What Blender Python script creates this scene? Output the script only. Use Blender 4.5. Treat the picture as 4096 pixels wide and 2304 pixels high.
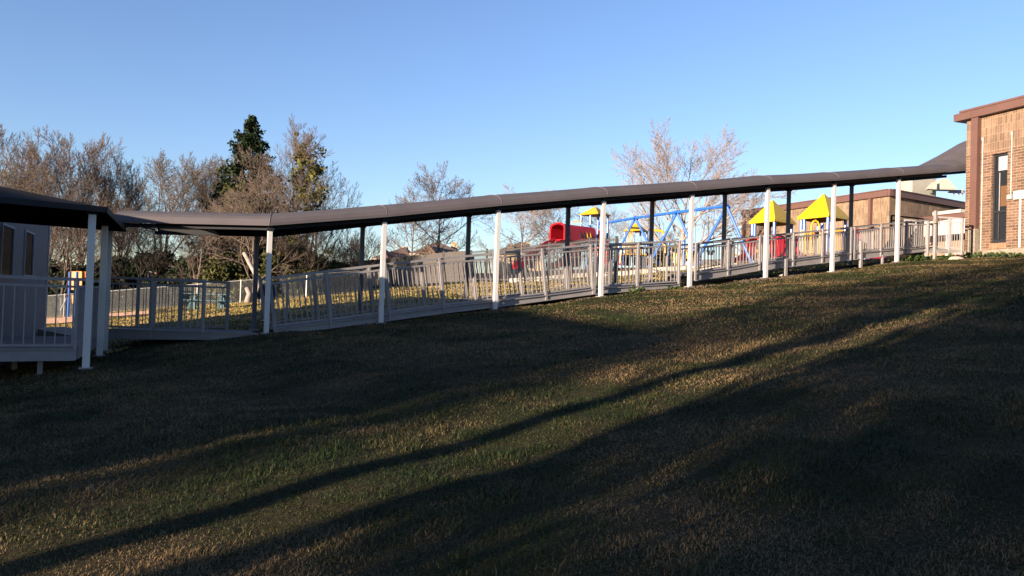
import bpy, math, random
import numpy as np
from mathutils import Vector, Matrix
random.seed(7); RS=np.random.RandomState(7)
for o in list(bpy.data.objects): bpy.data.objects.remove(o)
S=bpy.context.scene; COL=S.collection
PI=math.pi
# ---------------------------------------------------------------- camera, sky, sun
F=3215.0; TH=math.radians(1.17); RO=math.radians(1.9)
cR,sR=math.cos(RO),math.sin(RO)
UPV=Vector((0,-math.sin(TH),math.cos(TH))); FW=Vector((0,math.cos(TH),math.sin(TH)))
rgt=Vector((cR,0,0))+sR*UPV; up=Vector((-sR,0,0))+cR*UPV
cd=bpy.data.cameras.new('camera'); cam=bpy.data.objects.new('camera',cd); COL.objects.link(cam)
m=Matrix((rgt,up,-FW)).transposed().to_4x4(); m.translation=Vector((0,0,1.6)); cam.matrix_world=m
cd.sensor_width=36; cd.lens=F/4096*36; cd.clip_end=3000; cd.clip_start=.05
S.camera=cam
SUN_AZ=43.0; SUN_EL=8.5     # direction the light travels to (from +X), elevation
Lx,Ly=math.cos(math.radians(SUN_AZ)),math.sin(math.radians(SUN_AZ))
W=bpy.data.worlds.new('World'); S.world=W; W.use_nodes=True
nt=W.node_tree; bg=nt.nodes['Background']; sky=nt.nodes.new('ShaderNodeTexSky')
sky.sky_type='NISHITA'; sky.sun_disc=False; sky.sun_elevation=math.radians(SUN_EL)
sky.sun_rotation=math.atan2(-Lx,-Ly)%(2*PI); sky.altitude=200; sky.air_density=1.0; sky.dust_density=0.3; sky.ozone_density=1.0
tint=nt.nodes.new('ShaderNodeVectorMath'); tint.operation='MULTIPLY'; tint.inputs[1].default_value=(.83,.98,1.42)   # colder white balance
nt.links.new(sky.outputs[0],tint.inputs[0]); nt.links.new(tint.outputs[0],bg.inputs[0]); bg.inputs[1].default_value=0.06
sl=bpy.data.lights.new('sun','SUN'); sl.energy=5.0; sl.angle=math.radians(.5); sl.color=(1,.80,.60)
so=bpy.data.objects.new('sun',sl); COL.objects.link(so)
el=math.radians(SUN_EL)
so.rotation_euler=Vector((Lx*math.cos(el),Ly*math.cos(el),-math.sin(el))).to_track_quat('-Z','Y').to_euler()
S.view_settings.view_transform='Standard'; S.view_settings.look='None'; S.view_settings.exposure=1.78; S.view_settings.gamma=1
# ---------------------------------------------------------------- helpers
def ray(px,py):
    x=(px-2048)/F; y=-(py-1152)/F
    return rgt*x+up*y+FW
def at(px,py,Y):
    d=ray(px,py); t=Y/d.y
    return Vector((d.x*t,Y,1.6+d.z*t))
def ground(x,y):
    p=.1143*x+.0652*y
    if p>4: p=4+.6*(1-math.exp(-(p-4)/.6))
    if p<-.5: p=-.5-.8*(1-math.exp((p+.5)/.8))
    p+=.035*math.sin(x*.9+1.3)*math.sin(y*.7)+.02*math.sin(x*2.3+y*1.7)
    return p
def groundv(x,y):
    p=.1143*x+.0652*y
    p=np.where(p>4,4+.6*(1-np.exp(-np.maximum(p-4,0)/.6)),p)
    p=np.where(p<-.5,-.5-.8*(1-np.exp(np.minimum(p+.5,0)/.8)),p)
    return p+.035*np.sin(x*.9+1.3)*np.sin(y*.7)+.02*np.sin(x*2.3+y*1.7)
MATS={}
KA=.77
def mat(name,col,rough=.6,metal=0,var=.12,scale=6,bump=0,col2=None,spec=.5,stretch=None):
    if name in MATS: return MATS[name]
    m=bpy.data.materials.new(name); m.use_nodes=True; t=m.node_tree; b=t.nodes['Principled BSDF']
    b.inputs['Roughness'].default_value=rough; b.inputs['Metallic'].default_value=metal
    b.inputs['Specular IOR Level'].default_value=spec
    tc=t.nodes.new('ShaderNodeTexCoord'); n=t.nodes.new('ShaderNodeTexNoise'); n.inputs['Scale'].default_value=scale
    n.inputs['Detail'].default_value=6; n.inputs['Roughness'].default_value=.65
    if stretch:
        mp=t.nodes.new('ShaderNodeMapping'); mp.inputs['Scale'].default_value=stretch
        t.links.new(tc.outputs['Object'],mp.inputs[0]); t.links.new(mp.outputs[0],n.inputs[0])
    else: t.links.new(tc.outputs['Object'],n.inputs[0])
    r=t.nodes.new('ShaderNodeValToRGB')
    c=np.array(col[:3])*KA; a=c*(1-var); z=np.array(col2) if col2 else c*(1+var)
    r.color_ramp.elements[0].color=(*a,1); r.color_ramp.elements[1].color=(*z,1)
    r.color_ramp.elements[0].position=.35; r.color_ramp.elements[1].position=.65
    t.links.new(n.outputs[0],r.inputs[0]); t.links.new(r.outputs[0],b.inputs[0])
    if bump:
        bp=t.nodes.new('ShaderNodeBump'); bp.inputs['Strength'].default_value=bump; bp.inputs['Distance'].default_value=.02
        t.links.new(n.outputs[0],bp.inputs['Height']); t.links.new(bp.outputs[0],b.inputs['Normal'])
    MATS[name]=m; return m
class MB:
    def __init__(s): s.v=[]; s.f=[]; s.uv={}
    def quad(s,a,b,c,d,uv=None):
        i=len(s.v); s.v+= [tuple(a),tuple(b),tuple(c),tuple(d)]; s.f.append((i,i+1,i+2,i+3))
        if uv: s.uv[len(s.f)-1]=uv
    def tri(s,a,b,c):
        i=len(s.v); s.v+=[tuple(a),tuple(b),tuple(c)]; s.f.append((i,i+1,i+2))
    def hexa(s,P):   # 8 pts: bottom 4 ccw, top 4
        i=len(s.v); s.v+=[tuple(p) for p in P]
        for q in ((0,3,2,1),(4,5,6,7),(0,1,5,4),(1,2,6,5),(2,3,7,6),(3,0,4,7)): s.f.append(tuple(i+k for k in q))
    def box(s,c,sz,rz=0):
        c=Vector(c); x,y,z=[k/2 for k in sz]; cs,sn=math.cos(rz),math.sin(rz)
        P=[]
        for dz in (-z,z):
            for dx,dy in ((-x,-y),(x,-y),(x,y),(-x,y)): P.append((c.x+dx*cs-dy*sn,c.y+dx*sn+dy*cs,c.z+dz))
        s.hexa(P)
    def beam(s,p,q,w,h,upv=(0,0,1)):   # box along p-q, w sideways, h along up
        p=Vector(p);q=Vector(q);d=(q-p).normalized();sd=d.cross(Vector(upv))
        if sd.length<1e-4: sd=Vector((1,0,0))
        sd.normalize(); u=sd.cross(d).normalized(); sd=sd*w/2; u=u*h/2
        s.hexa([p-sd-u,p+sd-u,q+sd-u,q-sd-u,p-sd+u,p+sd+u,q+sd+u,q-sd+u])
    def tube(s,pts,r,n=8,r2=None,cap=True):
        pts=[Vector(p) for p in pts]; k=len(pts); rings=[]
        a=None
        for i,p in enumerate(pts):
            d=(pts[min(i+1,k-1)]-pts[max(i-1,0)]).normalized()
            if a is None or abs(a.dot(d))>.95:
                a=d.cross(Vector((0,0,1)));  a=a if a.length>.05 else Vector((1,0,0))
            a=(a-d*a.dot(d)).normalized(); b=d.cross(a)
            rr=r if r2 is None else r+(r2-r)*i/(k-1)
            base=len(s.v)
            for j in range(n):
                t=2*PI*j/n; s.v.append(tuple(p+(a*math.cos(t)+b*math.sin(t))*rr))
            rings.append(base)
        for i in range(k-1):
            for j in range(n):
                j2=(j+1)%n; s.f.append((rings[i]+j,rings[i]+j2,rings[i+1]+j2,rings[i+1]+j))
        if cap: s.f.append(tuple(rings[0]+j for j in range(n))[::-1]); s.f.append(tuple(rings[-1]+j for j in range(n)))
    def prism(s,pts,d):     # polygon pts extruded by vector d
        i=len(s.v);n=len(pts);d=Vector(d)
        s.v+=[tuple(Vector(p)) for p in pts]+[tuple(Vector(p)+d) for p in pts]
        s.f.append(tuple(range(i,i+n))[::-1]); s.f.append(tuple(range(i+n,i+2*n)))
        for k in range(n):
            k2=(k+1)%n; s.f.append((i+k,i+k2,i+n+k2,i+n+k))
    def build(s,name,m,parent=None,smooth=False,bevel=0,**kw):
        me=bpy.data.meshes.new(name); me.from_pydata(s.v,[],s.f)
        if s.uv:
            ul=me.uv_layers.new(name='UVMap')
            for fi,uv in s.uv.items():
                for k,li in enumerate(me.polygons[fi].loop_indices): ul.data[li].uv=uv[k]
        if not isinstance(m,(list,tuple)): m=[m]
        for q in m: me.materials.append(q)
        if smooth:
            for p in me.polygons: p.use_smooth=True
        me.update(); o=bpy.data.objects.new(name,me); COL.objects.link(o)
        if bevel:
            bv=o.modifiers.new('bevel','BEVEL'); bv.width=bevel; bv.segments=2; bv.limit_method='ANGLE'
        if parent is not None:
            o.parent=parent; o.matrix_parent_inverse=Matrix.Translation(-Vector(parent.location)) if parent.type=='EMPTY' else Matrix.Identity(4)
        for k,v in kw.items(): o[k]=v
        return o
def thing(name,label,cat,loc=(0,0,0),group=None):
    o=bpy.data.objects.new(name,None); COL.objects.link(o); o.location=loc; o.empty_display_size=.2
    o['label']=label; o['category']=cat
    if group: o['group']=group
    return o
def tag(o,label,cat,group=None):
    o['label']=label; o['category']=cat
    if group: o['group']=group
    return o
def npmesh(name,V,Fs,m,parent=None,attr=None):
    me=bpy.data.meshes.new(name); n=Fs.shape[1]
    me.vertices.add(len(V)); me.vertices.foreach_set('co',V.astype(np.float32).ravel())
    me.loops.add(Fs.size); me.loops.foreach_set('vertex_index',Fs.astype(np.int32).ravel())
    me.polygons.add(len(Fs)); me.polygons.foreach_set('loop_start',np.arange(0,Fs.size,n,dtype=np.int32))
    try: me.polygons.foreach_set('loop_total',np.full(len(Fs),n,dtype=np.int32))
    except Exception: pass
    me.update(calc_edges=True)
    if attr is not None:
        a=me.attributes.new('rnd','FLOAT','POINT'); a.data.foreach_set('value',attr.astype(np.float32))
    me.materials.append(m); o=bpy.data.objects.new(name,me); COL.objects.link(o)
    if parent is not None: o.parent=parent
    return o
# ---------------------------------------------------------------- materials
white=mat('white_paint',(.64,.62,.60),.45,0,.04,3)
galv=mat('galvanised_metal',(.27,.255,.26),.55,.1,.10,9)
galv2=mat('ramp_beam_metal',(.26,.245,.245),.6,.1,.12,2)
deckm=mat('deck_metal',(.15,.14,.135),.7,.1,.15,4)
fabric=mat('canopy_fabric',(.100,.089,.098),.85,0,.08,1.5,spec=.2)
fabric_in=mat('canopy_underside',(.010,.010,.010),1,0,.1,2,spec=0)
fabric_shade=mat('shaded_canopy_fabric',(.030,.029,.033),.9,0,.12,1.2,spec=.2)  # canopy fabric darkened: shade on the near roof put into its colour
brown=mat('brown_metal',(.125,.062,.05),.55,0,.08,2)
conc=mat('concrete',(.25,.21,.165),.9,0,.2,8,.3)
blue=mat('blue_plastic',(.03,.12,.45),.35,0,.06,3)
bluedk=mat('blue_metal',(.025,.13,.50),.4,0,.06,3)
red=mat('red_plastic',(.42,.010,.022),.35,0,.06,3)
yellow=mat('yellow_plastic',(.60,.33,.006),.4,0,.05,3)
ylw2=mat('yellow_roof',(.66,.43,.003),.4,0,.05,3)
orange=mat('orange_plastic',(.75,.22,.01),.45,0,.06,3)
teal=mat('teal_plastic',(.035,.10,.125),.6,0,.1,5)
darkm=mat('dark_metal',(.02,.022,.028),.7,0,.1,5,spec=.2)
fencem=mat('grey_fence_paint',(.085,.082,.085),.6,0,.15,5)
wood=mat('weathered_wood',(.085,.075,.07),.85,0,.3,7,.3,stretch=(6,6,.6))
rubber=mat('black_rubber',(.015,.015,.015),.8)
dirt=mat('dirt',(.085,.058,.042),.95,0,.4,14,.6)
chain=mat('chain_steel',(.16,.165,.17),.5,.5,.1,5)
def glassmat():
    m=bpy.data.materials.new('window_glass'); m.use_nodes=True; b=m.node_tree.nodes['Principled BSDF']
    b.inputs['Base Color'].default_value=(.015,.017,.02,1); b.inputs['Roughness'].default_value=.15; b.inputs['Specular IOR Level'].default_value=.04; b.inputs['IOR'].default_value=1.2
    return m
glass=glassmat()
def brickmat(name,bw,bh,off,c1,c2,mort,ms=.012):
    m=bpy.data.materials.new(name); m.use_nodes=True; t=m.node_tree; b=t.nodes['Principled BSDF']; b.inputs['Roughness'].default_value=.9
    uv=t.nodes.new('ShaderNodeUVMap'); br=t.nodes.new('ShaderNodeTexBrick'); t.links.new(uv.outputs[0],br.inputs[0])
    br.inputs['Scale'].default_value=1; br.inputs['Brick Width'].default_value=bw; br.inputs['Row Height'].default_value=bh
    br.inputs['Mortar Size'].default_value=ms; br.inputs['Mortar Smooth'].default_value=.3; br.offset=off
    c1,c2,mort=[tuple(np.array(q)*KA*.88) for q in (c1,c2,mort)]
    br.inputs['Color1'].default_value=(*c1,1); br.inputs['Color2'].default_value=(*c2,1); br.inputs['Mortar'].default_value=(*mort,1)
    br.inputs['Bias'].default_value=-.1
    n=t.nodes.new('ShaderNodeTexNoise'); n.inputs['Scale'].default_value=30; n.inputs['Detail'].default_value=5; t.links.new(uv.outputs[0],n.inputs[0])
    n2=t.nodes.new('ShaderNodeTexNoise'); n2.inputs['Scale'].default_value=1.3; n2.inputs['Detail'].default_value=3; t.links.new(uv.outputs[0],n2.inputs[0])
    ad=t.nodes.new('ShaderNodeMath'); ad.operation='ADD'; t.links.new(n.outputs[0],ad.inputs[0]); t.links.new(n2.outputs[0],ad.inputs[1])
    mr=t.nodes.new('ShaderNodeMapRange'); mr.inputs[1].default_value=.7; mr.inputs[2].default_value=1.3; mr.inputs[3].default_value=.62; mr.inputs[4].default_value=1.25
    t.links.new(ad.outputs[0],mr.inputs[0])
    mx=t.nodes.new('ShaderNodeVectorMath'); mx.operation='MULTIPLY'; t.links.new(br.outputs[0],mx.inputs[0]); t.links.new(mr.outputs[0],mx.inputs[1])
    t.links.new(mx.outputs[0],b.inputs[0])
    bp=t.nodes.new('ShaderNodeBump'); bp.inputs['Strength'].default_value=.5; bp.inputs['Distance'].default_value=.01; bp.invert=True
    t.links.new(br.outputs['Fac'],bp.inputs['Height']); t.links.new(bp.outputs[0],b.inputs['Normal'])
    return m
BRUN=brickmat('brick_running',.305,.1016,.5,(.215,.125,.082),(.095,.052,.034),(.34,.235,.16))
BSOL=brickmat('brick_soldier',.1016,.305,0,(.27,.172,.112),(.15,.09,.06),(.35,.245,.165),.010)
def groundmat(name,g1,g2,straw,soil):
    m=bpy.data.materials.new(name); m.use_nodes=True; t=m.node_tree; b=t.nodes['Principled BSDF']; b.inputs['Roughness'].default_value=1; b.inputs['Specular IOR Level'].default_value=.1
    g=t.nodes.new('ShaderNodeNewGeometry')
    def noise(s,d=6):
        n=t.nodes.new('ShaderNodeTexNoise'); n.inputs['Scale'].default_value=s; n.inputs['Detail'].default_value=d; n.inputs['Roughness'].default_value=.7
        t.links.new(g.outputs['Position'],n.inputs[0]); return n
    def ramp(n,a,bb,p0,p1):
        r=t.nodes.new('ShaderNodeValToRGB'); r.color_ramp.elements[0].color=(*a,1); r.color_ramp.elements[1].color=(*bb,1)
        r.color_ramp.elements[0].position=p0; r.color_ramp.elements[1].position=p1; t.links.new(n.outputs[0],r.inputs[0]); return r
    big=noise(.55); med=noise(3.5); fine=noise(38)
    r1=ramp(fine,g1,g2,.35,.65); r2=ramp(fine,soil,straw,.36,.62)
    mx=t.nodes.new('ShaderNodeMix'); mx.data_type='RGBA'; 
    ad=t.nodes.new('ShaderNodeMath'); ad.operation='ADD'; t.links.new(big.outputs[0],ad.inputs[0]); t.links.new(med.outputs[0],ad.inputs[1])
    mr=t.nodes.new('ShaderNodeMapRange'); mr.inputs[1].default_value=.8; mr.inputs[2].default_value=1.15; t.links.new(ad.outputs[0],mr.inputs[0])
    t.links.new(mr.outputs[0],mx.inputs[0]); t.links.new(r1.outputs[0],mx.inputs[6]); t.links.new(r2.outputs[0],mx.inputs[7])
    t.links.new(mx.outputs[2],b.inputs[0])
    bp=t.nodes.new('ShaderNodeBump'); bp.inputs['Strength'].default_value=.9; bp.inputs['Distance'].default_value=.05
    t.links.new(fine.outputs[0],bp.inputs['Height']); t.links.new(bp.outputs[0],b.inputs['Normal'])
    return m
lawnm=groundmat('lawn_soil',(.010,.014,.0045),(.028,.033,.009),(.07,.052,.025),(.018,.014,.008))
def blademat(name,green,green2,straw,k=.77):
    green,green2,straw=[tuple(np.array(q)*k) for q in (green,green2,straw)]
    m=bpy.data.materials.new(name); m.use_nodes=True; t=m.node_tree; b=t.nodes['Principled BSDF']; b.inputs['Roughness'].default_value=.7; b.inputs['Specular IOR Level'].default_value=.2
    a=t.nodes.new('ShaderNodeAttribute'); a.attribute_name='rnd'
    r=t.nodes.new('ShaderNodeValToRGB'); e=r.color_ramp.elements; e[0].color=(*green,1); e[0].position=0; e[1].color=(*straw,1); e[1].position=1
    k=e.new(.45); k.color=(*green2,1); k=e.new(.6); k.color=tuple((np.array(green2)+np.array(straw))/2)+(1,)
    t.links.new(a.outputs['Fac'],r.inputs[0]); t.links.new(r.outputs[0],b.inputs[0])
    return m
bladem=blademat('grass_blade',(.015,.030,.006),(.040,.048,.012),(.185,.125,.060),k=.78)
blade_lit=blademat('sunlit_grass_blade',(.08,.09,.014),(.20,.17,.04),(.40,.29,.11),k=.95)  # lighter copy of the lawn grass, sunlight on the back lawn painted in
# ---------------------------------------------------------------- ground
def coords(lo,hi,fine_lo,fine_hi,fs,n):
    a=np.arange(fine_lo,fine_hi+1e-6,fs)
    l=fine_lo-(np.linspace(0,1,n)[1:]**3)*(fine_lo-lo); h=fine_hi+(np.linspace(0,1,n)[1:]**3)*(hi-fine_hi)
    return np.concatenate([l[::-1],a,h])
gx=coords(-900,900,-32,34,.33,28); gy=coords(-300,1800,-4,60,.33,28)
X,Y=np.meshgrid(gx,gy); Z=groundv(X,Y); V=np.stack([X,Y,Z],-1).reshape(-1,3)
ny,nx=X.shape; idx=np.arange(nx*ny).reshape(ny,nx)
Fq=np.stack([idx[:-1,:-1],idx[:-1,1:],idx[1:,1:],idx[1:,:-1]],-1).reshape(-1,4)
lawn=npmesh('lawn',V,Fq,lawnm); lawn['kind']='structure'
for p in lawn.data.polygons: pass
lawn.data.polygons.foreach_set('use_smooth',np.ones(len(Fq),dtype=bool))
def vnoise(x,y,s,seed):
    r=np.random.RandomState(seed).rand(64,64); u=x/s; v=y/s; i=np.floor(u).astype(int); j=np.floor(v).astype(int); a=u-i; b=v-j
    a=a*a*(3-2*a); b=b*b*(3-2*b); g=lambda p,q:r[p%64,q%64]
    return (g(i,j)*(1-a)+g(i+1,j)*a)*(1-b)+(g(i,j+1)*(1-a)+g(i+1,j+1)*a)*b
def blades(name,x,y,h,w,m,seed,zoff=0,straw=0.0):
    r=np.random.RandomState(seed); n=len(x); z=groundv(x,y)-.004
    pn=.5*vnoise(x,y,1.1,1)+.3*vnoise(x,y,.35,2)+.2*vnoise(x,y,3.3,3)
    rnd=np.clip((pn-.47)*2.4+.53+(r.rand(n)-.5)*.75+straw,0,1)
    az=r.rand(n)*2*PI; ln=.35+r.rand(n)*1.5
    hh=h*(.45+r.rand(n))*(1.05-.3*rnd)*(.45+1.25*vnoise(x+40,y+40,.22,8)*(.4+1.2*vnoise(x+9,y,.9,9))); ww=w*(.6+.8*r.rand(n))
    dx,dy=np.cos(az),np.sin(az); b2=az+r.rand(n)*2-1; sx,sy=-np.sin(b2)*ww/2,np.cos(b2)*ww/2
    P0=np.stack([x-sx,y-sy,z],-1);P1=np.stack([x+sx,y+sy,z],-1)
    l1=hh*ln*.35; mz=z+hh*.6
    P2=np.stack([x+dx*l1+sx*.8,y+dy*l1+sy*.8,mz],-1);P3=np.stack([x+dx*l1-sx*.8,y+dy*l1-sy*.8,mz],-1)
    l2=hh*ln; tz=z+hh*np.clip(1.15-ln*.45,.25,1)
    P4=np.stack([x+dx*l2,y+dy*l2,tz],-1)
    V=np.stack([P0,P1,P2,P3,P4],1).reshape(-1,3); i=np.arange(n)*5
    Ft=np.concatenate([np.stack([i,i+1,i+2],-1),np.stack([i,i+2,i+3],-1),np.stack([i+3,i+2,i+4],-1)])
    return V,Ft,np.repeat(rnd,5)
def walk_d(x,y):   # signed distance behind the post line of the walkway
    return (-(x+6.22)*.435+(y-20)*.9)
def scatter(y0,y1,dens,back=False):
    out=[]; r=np.random.RandomState(int(y0*10)+3); y=y0
    A=.69*(y1+y0)/2*2*(y1-y0); n=int(A*dens)
    yy=np.sqrt(r.rand(n)*(y1**2-y0**2)+y0**2); uu=(r.rand(n)*2-1)*.69; xx=uu*yy
    d=walk_d(xx,yy)
    keep=(d<.25) if not back else ((d>1.9)|(xx<-9.5))
    keep&=~((xx>17.3+(31-yy)*.35)&(yy<42))
    return xx[keep],yy[keep]
Vs=[];Fs=[];As=[];off=0
for (y0,y1,dens,h,w,sd,back) in [(2.2,5,4200,.033,.004,1,0),(5,8,2600,.034,.0055,2,0),(8,12,1300,.036,.008,3,0),(12,18,480,.04,.013,4,0),(18,31,260,.04,.02,5,0)]:
    x,y=scatter(y0,y1,dens,back); v,f,a=blades('g',x,y,h,w,bladem,sd,straw=.0 if not back else .12)
    Vs.append(v);Fs.append(f+off);As.append(a);off+=len(v)
gr=npmesh('grass',np.concatenate(Vs),np.concatenate(Fs),bladem,attr=np.concatenate(As)); gr['kind']='stuff'
x,y=scatter(19,47,150,True); v,f,a=blades('g',x,y,.05,.03,blade_lit,6,straw=.22); gb=npmesh('grass',v,f,blade_lit,attr=a); gb['kind']='stuff'  # straw shift adds to the painted golden sunlight
# mulch bed of the playground
mulch=groundmat('mulch',(.05,.032,.022),(.11,.075,.05),(.13,.09,.065),(.03,.02,.015))
def patch(name,poly,m,dz,step=1.0):
    xs=[p[0] for p in poly]; ys=[p[1] for p in poly]; mb=MB()
    def inside(x,y):
        c=False;n=len(poly);j=n-1
        for i in range(n):
            if (poly[i][1]>y)!=(poly[j][1]>y) and x<(poly[j][0]-poly[i][0])*(y-poly[i][1])/(poly[j][1]-poly[i][1])+poly[i][0]: c=not c
            j=i
        return c
    x=min(xs)
    while x<max(xs):
        y=min(ys)
        while y<max(ys):
            if inside(x+step/2,y+step/2):
                mb.quad(*[(a,b,ground(a,b)+dz) for a,b in ((x,y),(x+step,y),(x+step,y+step),(x,y+step))])
            y+=step
        x+=step
    o=mb.build(name,m); o['kind']='structure'; return o
patch('mulch_bed',[(-1,44),(7,41),(12,38.5),(18,41),(24,45),(22,64),(0,66),(-3,52)],mulch,.03)
patch('mulch_bed',[(-27,36),(-19,36),(-17,39),(-18,43.5),(-27,43.5)],mulch,.03)
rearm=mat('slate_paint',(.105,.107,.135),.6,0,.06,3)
# ---------------------------------------------------------------- covered walkway
WD=Vector((2.944,1.422,0)).normalized(); WN=Vector((-WD.y,WD.x,0))   # along the walkway, away from the camera
P00=Vector((-6.22,20,0))
def online(px,py,off=0):        # point of image column px on the vertical plane of the walkway (offset off)
    d=ray(px,py); n=WN; t=((P00+WN*off)-Vector((0,0,1.6))).dot(n)/d.dot(n)
    return Vector((0,0,1.6))+d*t
front=[(1064,1345,905),(1523,1295,870),(1980,1240,825),(2403,1185,790),(2758,1140,765),(3062,1103,740),(3328,1078,725),(3587,1055,705)]
tops=[1078,1540,1994,2417,2770,3082,3345,3601]
ST=[]
for i,(bx,by,ty) in enumerate(front):
    b=online(bx,by); t=online(tops[i],ty); ST.append(Vector((b.x,b.y,t.z+.06)))
CW=2.15
endp=ST[-1]+WD*5.6; endp.z=ST[-1].z+.87
cA=at(470,884,20.0)
stations=[Vector((-9.9,20.0,3.36))]+ST+[endp]
roofw=thing('covered_walkway','long grey canopy on white posts climbing from the left corner to the brick school','walkway canopy',(ST[0].x,ST[0].y,ground(ST[0].x,ST[0].y)))
def arch(mb,stn,width,rise,normals,sub=8,N=14,inner=0.0,ov=.22,sag=.035):
    rings=[]
    for k in range(len(stn)-1):
        for j in range(sub+(1 if k==len(stn)-2 else 0)):
            t=j/sub; p=stn[k].lerp(stn[k+1],t); n=normals[k].lerp(normals[k+1],t)
            s=1-sag*math.sin(PI*t); ring=[]
            if k==len(stn)-2: s*=1+2.75*max(0,(t-.54)/.46)
            for a in range(N+1):
                th=PI*a/N; q=(1-math.cos(th))/2; hgt=(math.sin(th)**.8)*(rise*s-inner)
                w=-ov+inner+(width+2*ov-2*inner)*q
                ring.append(p+n*w+Vector((0,0,hgt-.015*math.sin(PI*t)*(1 if a in(0,N) else 0))))
            rings.append(ring)
    for i in range(len(rings)-1):
        for a in range(N):
            r,s2=rings[i],rings[i+1]
            if inner: mb.quad(r[a],s2[a],s2[a+1],r[a+1])
            else: mb.quad(r[a],r[a+1],s2[a+1],s2[a])
    return rings
n0=Vector((0,1,0)); nb=((n0+WN)/2); nb=nb/nb.dot(WN)
NR=[n0,nb]+[WN]*(len(stations)-2)
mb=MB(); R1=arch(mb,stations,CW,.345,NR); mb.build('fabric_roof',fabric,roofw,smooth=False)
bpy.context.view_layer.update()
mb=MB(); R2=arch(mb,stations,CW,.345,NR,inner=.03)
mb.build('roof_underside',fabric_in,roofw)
for k in range(1,len(stations)-1):
    mb=MB(); pts=[]
    for a in range(15):
        th=PI*a/14; q=(1-math.cos(th))/2; pts.append(stations[k]+NR[k]*(-.22+(CW+.44)*q)+Vector((0,0,(math.sin(th)**.8)*.345+.004)))
    mb.tube(pts,.008,5,cap=False); mb.build('fabric_seam',mat('seam_thread',(.15,.13,.14),.9,spec=.1),roofw)
# eave tubes, hoops and truss under the fabric
for sgn,nm in ((-.2,'eave_rail'),(CW+.2,'eave_rail')):
    mb=MB()
    for k in range(len(stations)-1):
        mb.beam(stations[k]+NR[k]*sgn-Vector((0,0,.03)),stations[k+1]+NR[k+1]*sgn-Vector((0,0,.03)),.05,.07)
    mb.build(nm,darkm if sgn>0 else fabric,roofw)
for sgn in (0.0,CW):
    mb=MB()
    for k in range(len(stations)-1):
        mb.beam(stations[k]+NR[k]*(sgn+.0)-Vector((0,0,.11)),stations[k+1]+NR[k+1]*sgn-Vector((0,0,.11)),.08,.10)
    mb.build('eave_beam',darkm,roofw)
for k in range(len(stations)-1):
    for t in (0,.5):
        p=stations[k].lerp(stations[k+1],t); n=NR[k].lerp(NR[k+1],t); mb=MB(); pts=[]
        for a in range(13):
            th=PI*a/12; q=(1-math.cos(th))/2; pts.append(p+n*(-.17+(CW+.34)*q)+Vector((0,0,(math.sin(th)**.8)*.29)))
        mb.tube(pts,.022,6,cap=False); mb.tube([p-Vector((0,0,.03)),p+n*CW-Vector((0,0,.03))],.02,6)
        mb.build('hoop',darkm,roofw)
def post(b,top,parent,w=.115,m=white,name='post'):
    mb=MB(); g=ground(b.x,b.y)
    rz=math.atan2(WD.y,WD.x); mb.box((b.x,b.y,(g-.15+top)/2),(w,w,top-g+.15),rz)
    o=mb.build(name,m,parent,bevel=.006)
    mb=MB(); mb.box((b.x,b.y,top-.02),(w+.05,w+.05,.14),rz); mb.build('post_bracket',darkm,parent)
    mb=MB(); mb.box((b.x,b.y,g+.02),(w+.12,w+.12,.03),rz); mb.build('base_plate',galv,parent)
    return o
for i,s in enumerate(ST):
    post(s,s.z-.09,roofw)
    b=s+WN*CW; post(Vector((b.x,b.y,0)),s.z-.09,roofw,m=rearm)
b=Vector((-10.05,20.0,0)); post(b,3.3,roofw)
# near canopy at the left corner
E1=-WD; E2=WN
A0=Vector((-8.12,15.45,0)); zE=3.2
near=thing('walkway_canopy','dark shaded canopy at the left corner in front of the siding hut','walkway canopy',(A0.x,A0.y,ground(A0.x,A0.y)))
e1=(at(0,797,14.45)-A0); e1.z=0; e1.normalize()
e2=(Vector((-9.95,20,0))-A0); e2.normalize()
q0=A0-e1*.25-e2*.2; q1=A0+e1*9-e2*.2; q2=A0+e1*9+e2*4.9; q3=A0-e1*.25+e2*4.9
mb=MB(); z=Vector((0,0,zE)); r=.36
rg0=A0+e1*2.4+e2*.45; rg1=A0+e1*9+e2*.5; rb0=A0+e1*2.4+e2*4.3; rb1=A0+e1*9+e2*3.9
H=Vector((0,0,r))
for (a,b,c,d) in ((q0,rg0,rg1,q1),(rg0,rb0,rb1,rg1),(rb0,q3,q2,rb1),(q0,q3,rb0,rg0)):
    pa=[a+z,b+z,c+z,d+z]
    pa=[p+(H if o_ in (rg0,rg1,rb0,rb1) else Vector((0,0,0))) for p,o_ in zip(pa,(a,b,c,d))]
    mb.quad(*pa)
mb.build('fabric_roof',fabric_shade,near)
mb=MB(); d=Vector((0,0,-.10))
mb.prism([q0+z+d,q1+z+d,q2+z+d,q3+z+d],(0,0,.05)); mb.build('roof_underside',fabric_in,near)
mb=MB()
for a,b in ((q0,q1),(q0,q3),(q3,q2)): mb.beam(a+z-Vector((0,0,.04)),b+z-Vector((0,0,.04)),.05,.11)
mb.build('eave_rail',darkm,near)
for p in (A0,Vector((-9.22,18.1,0)),A0+e1*3.4+e2*4.6): post(p,zE-.05,near,w=.13)
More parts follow.
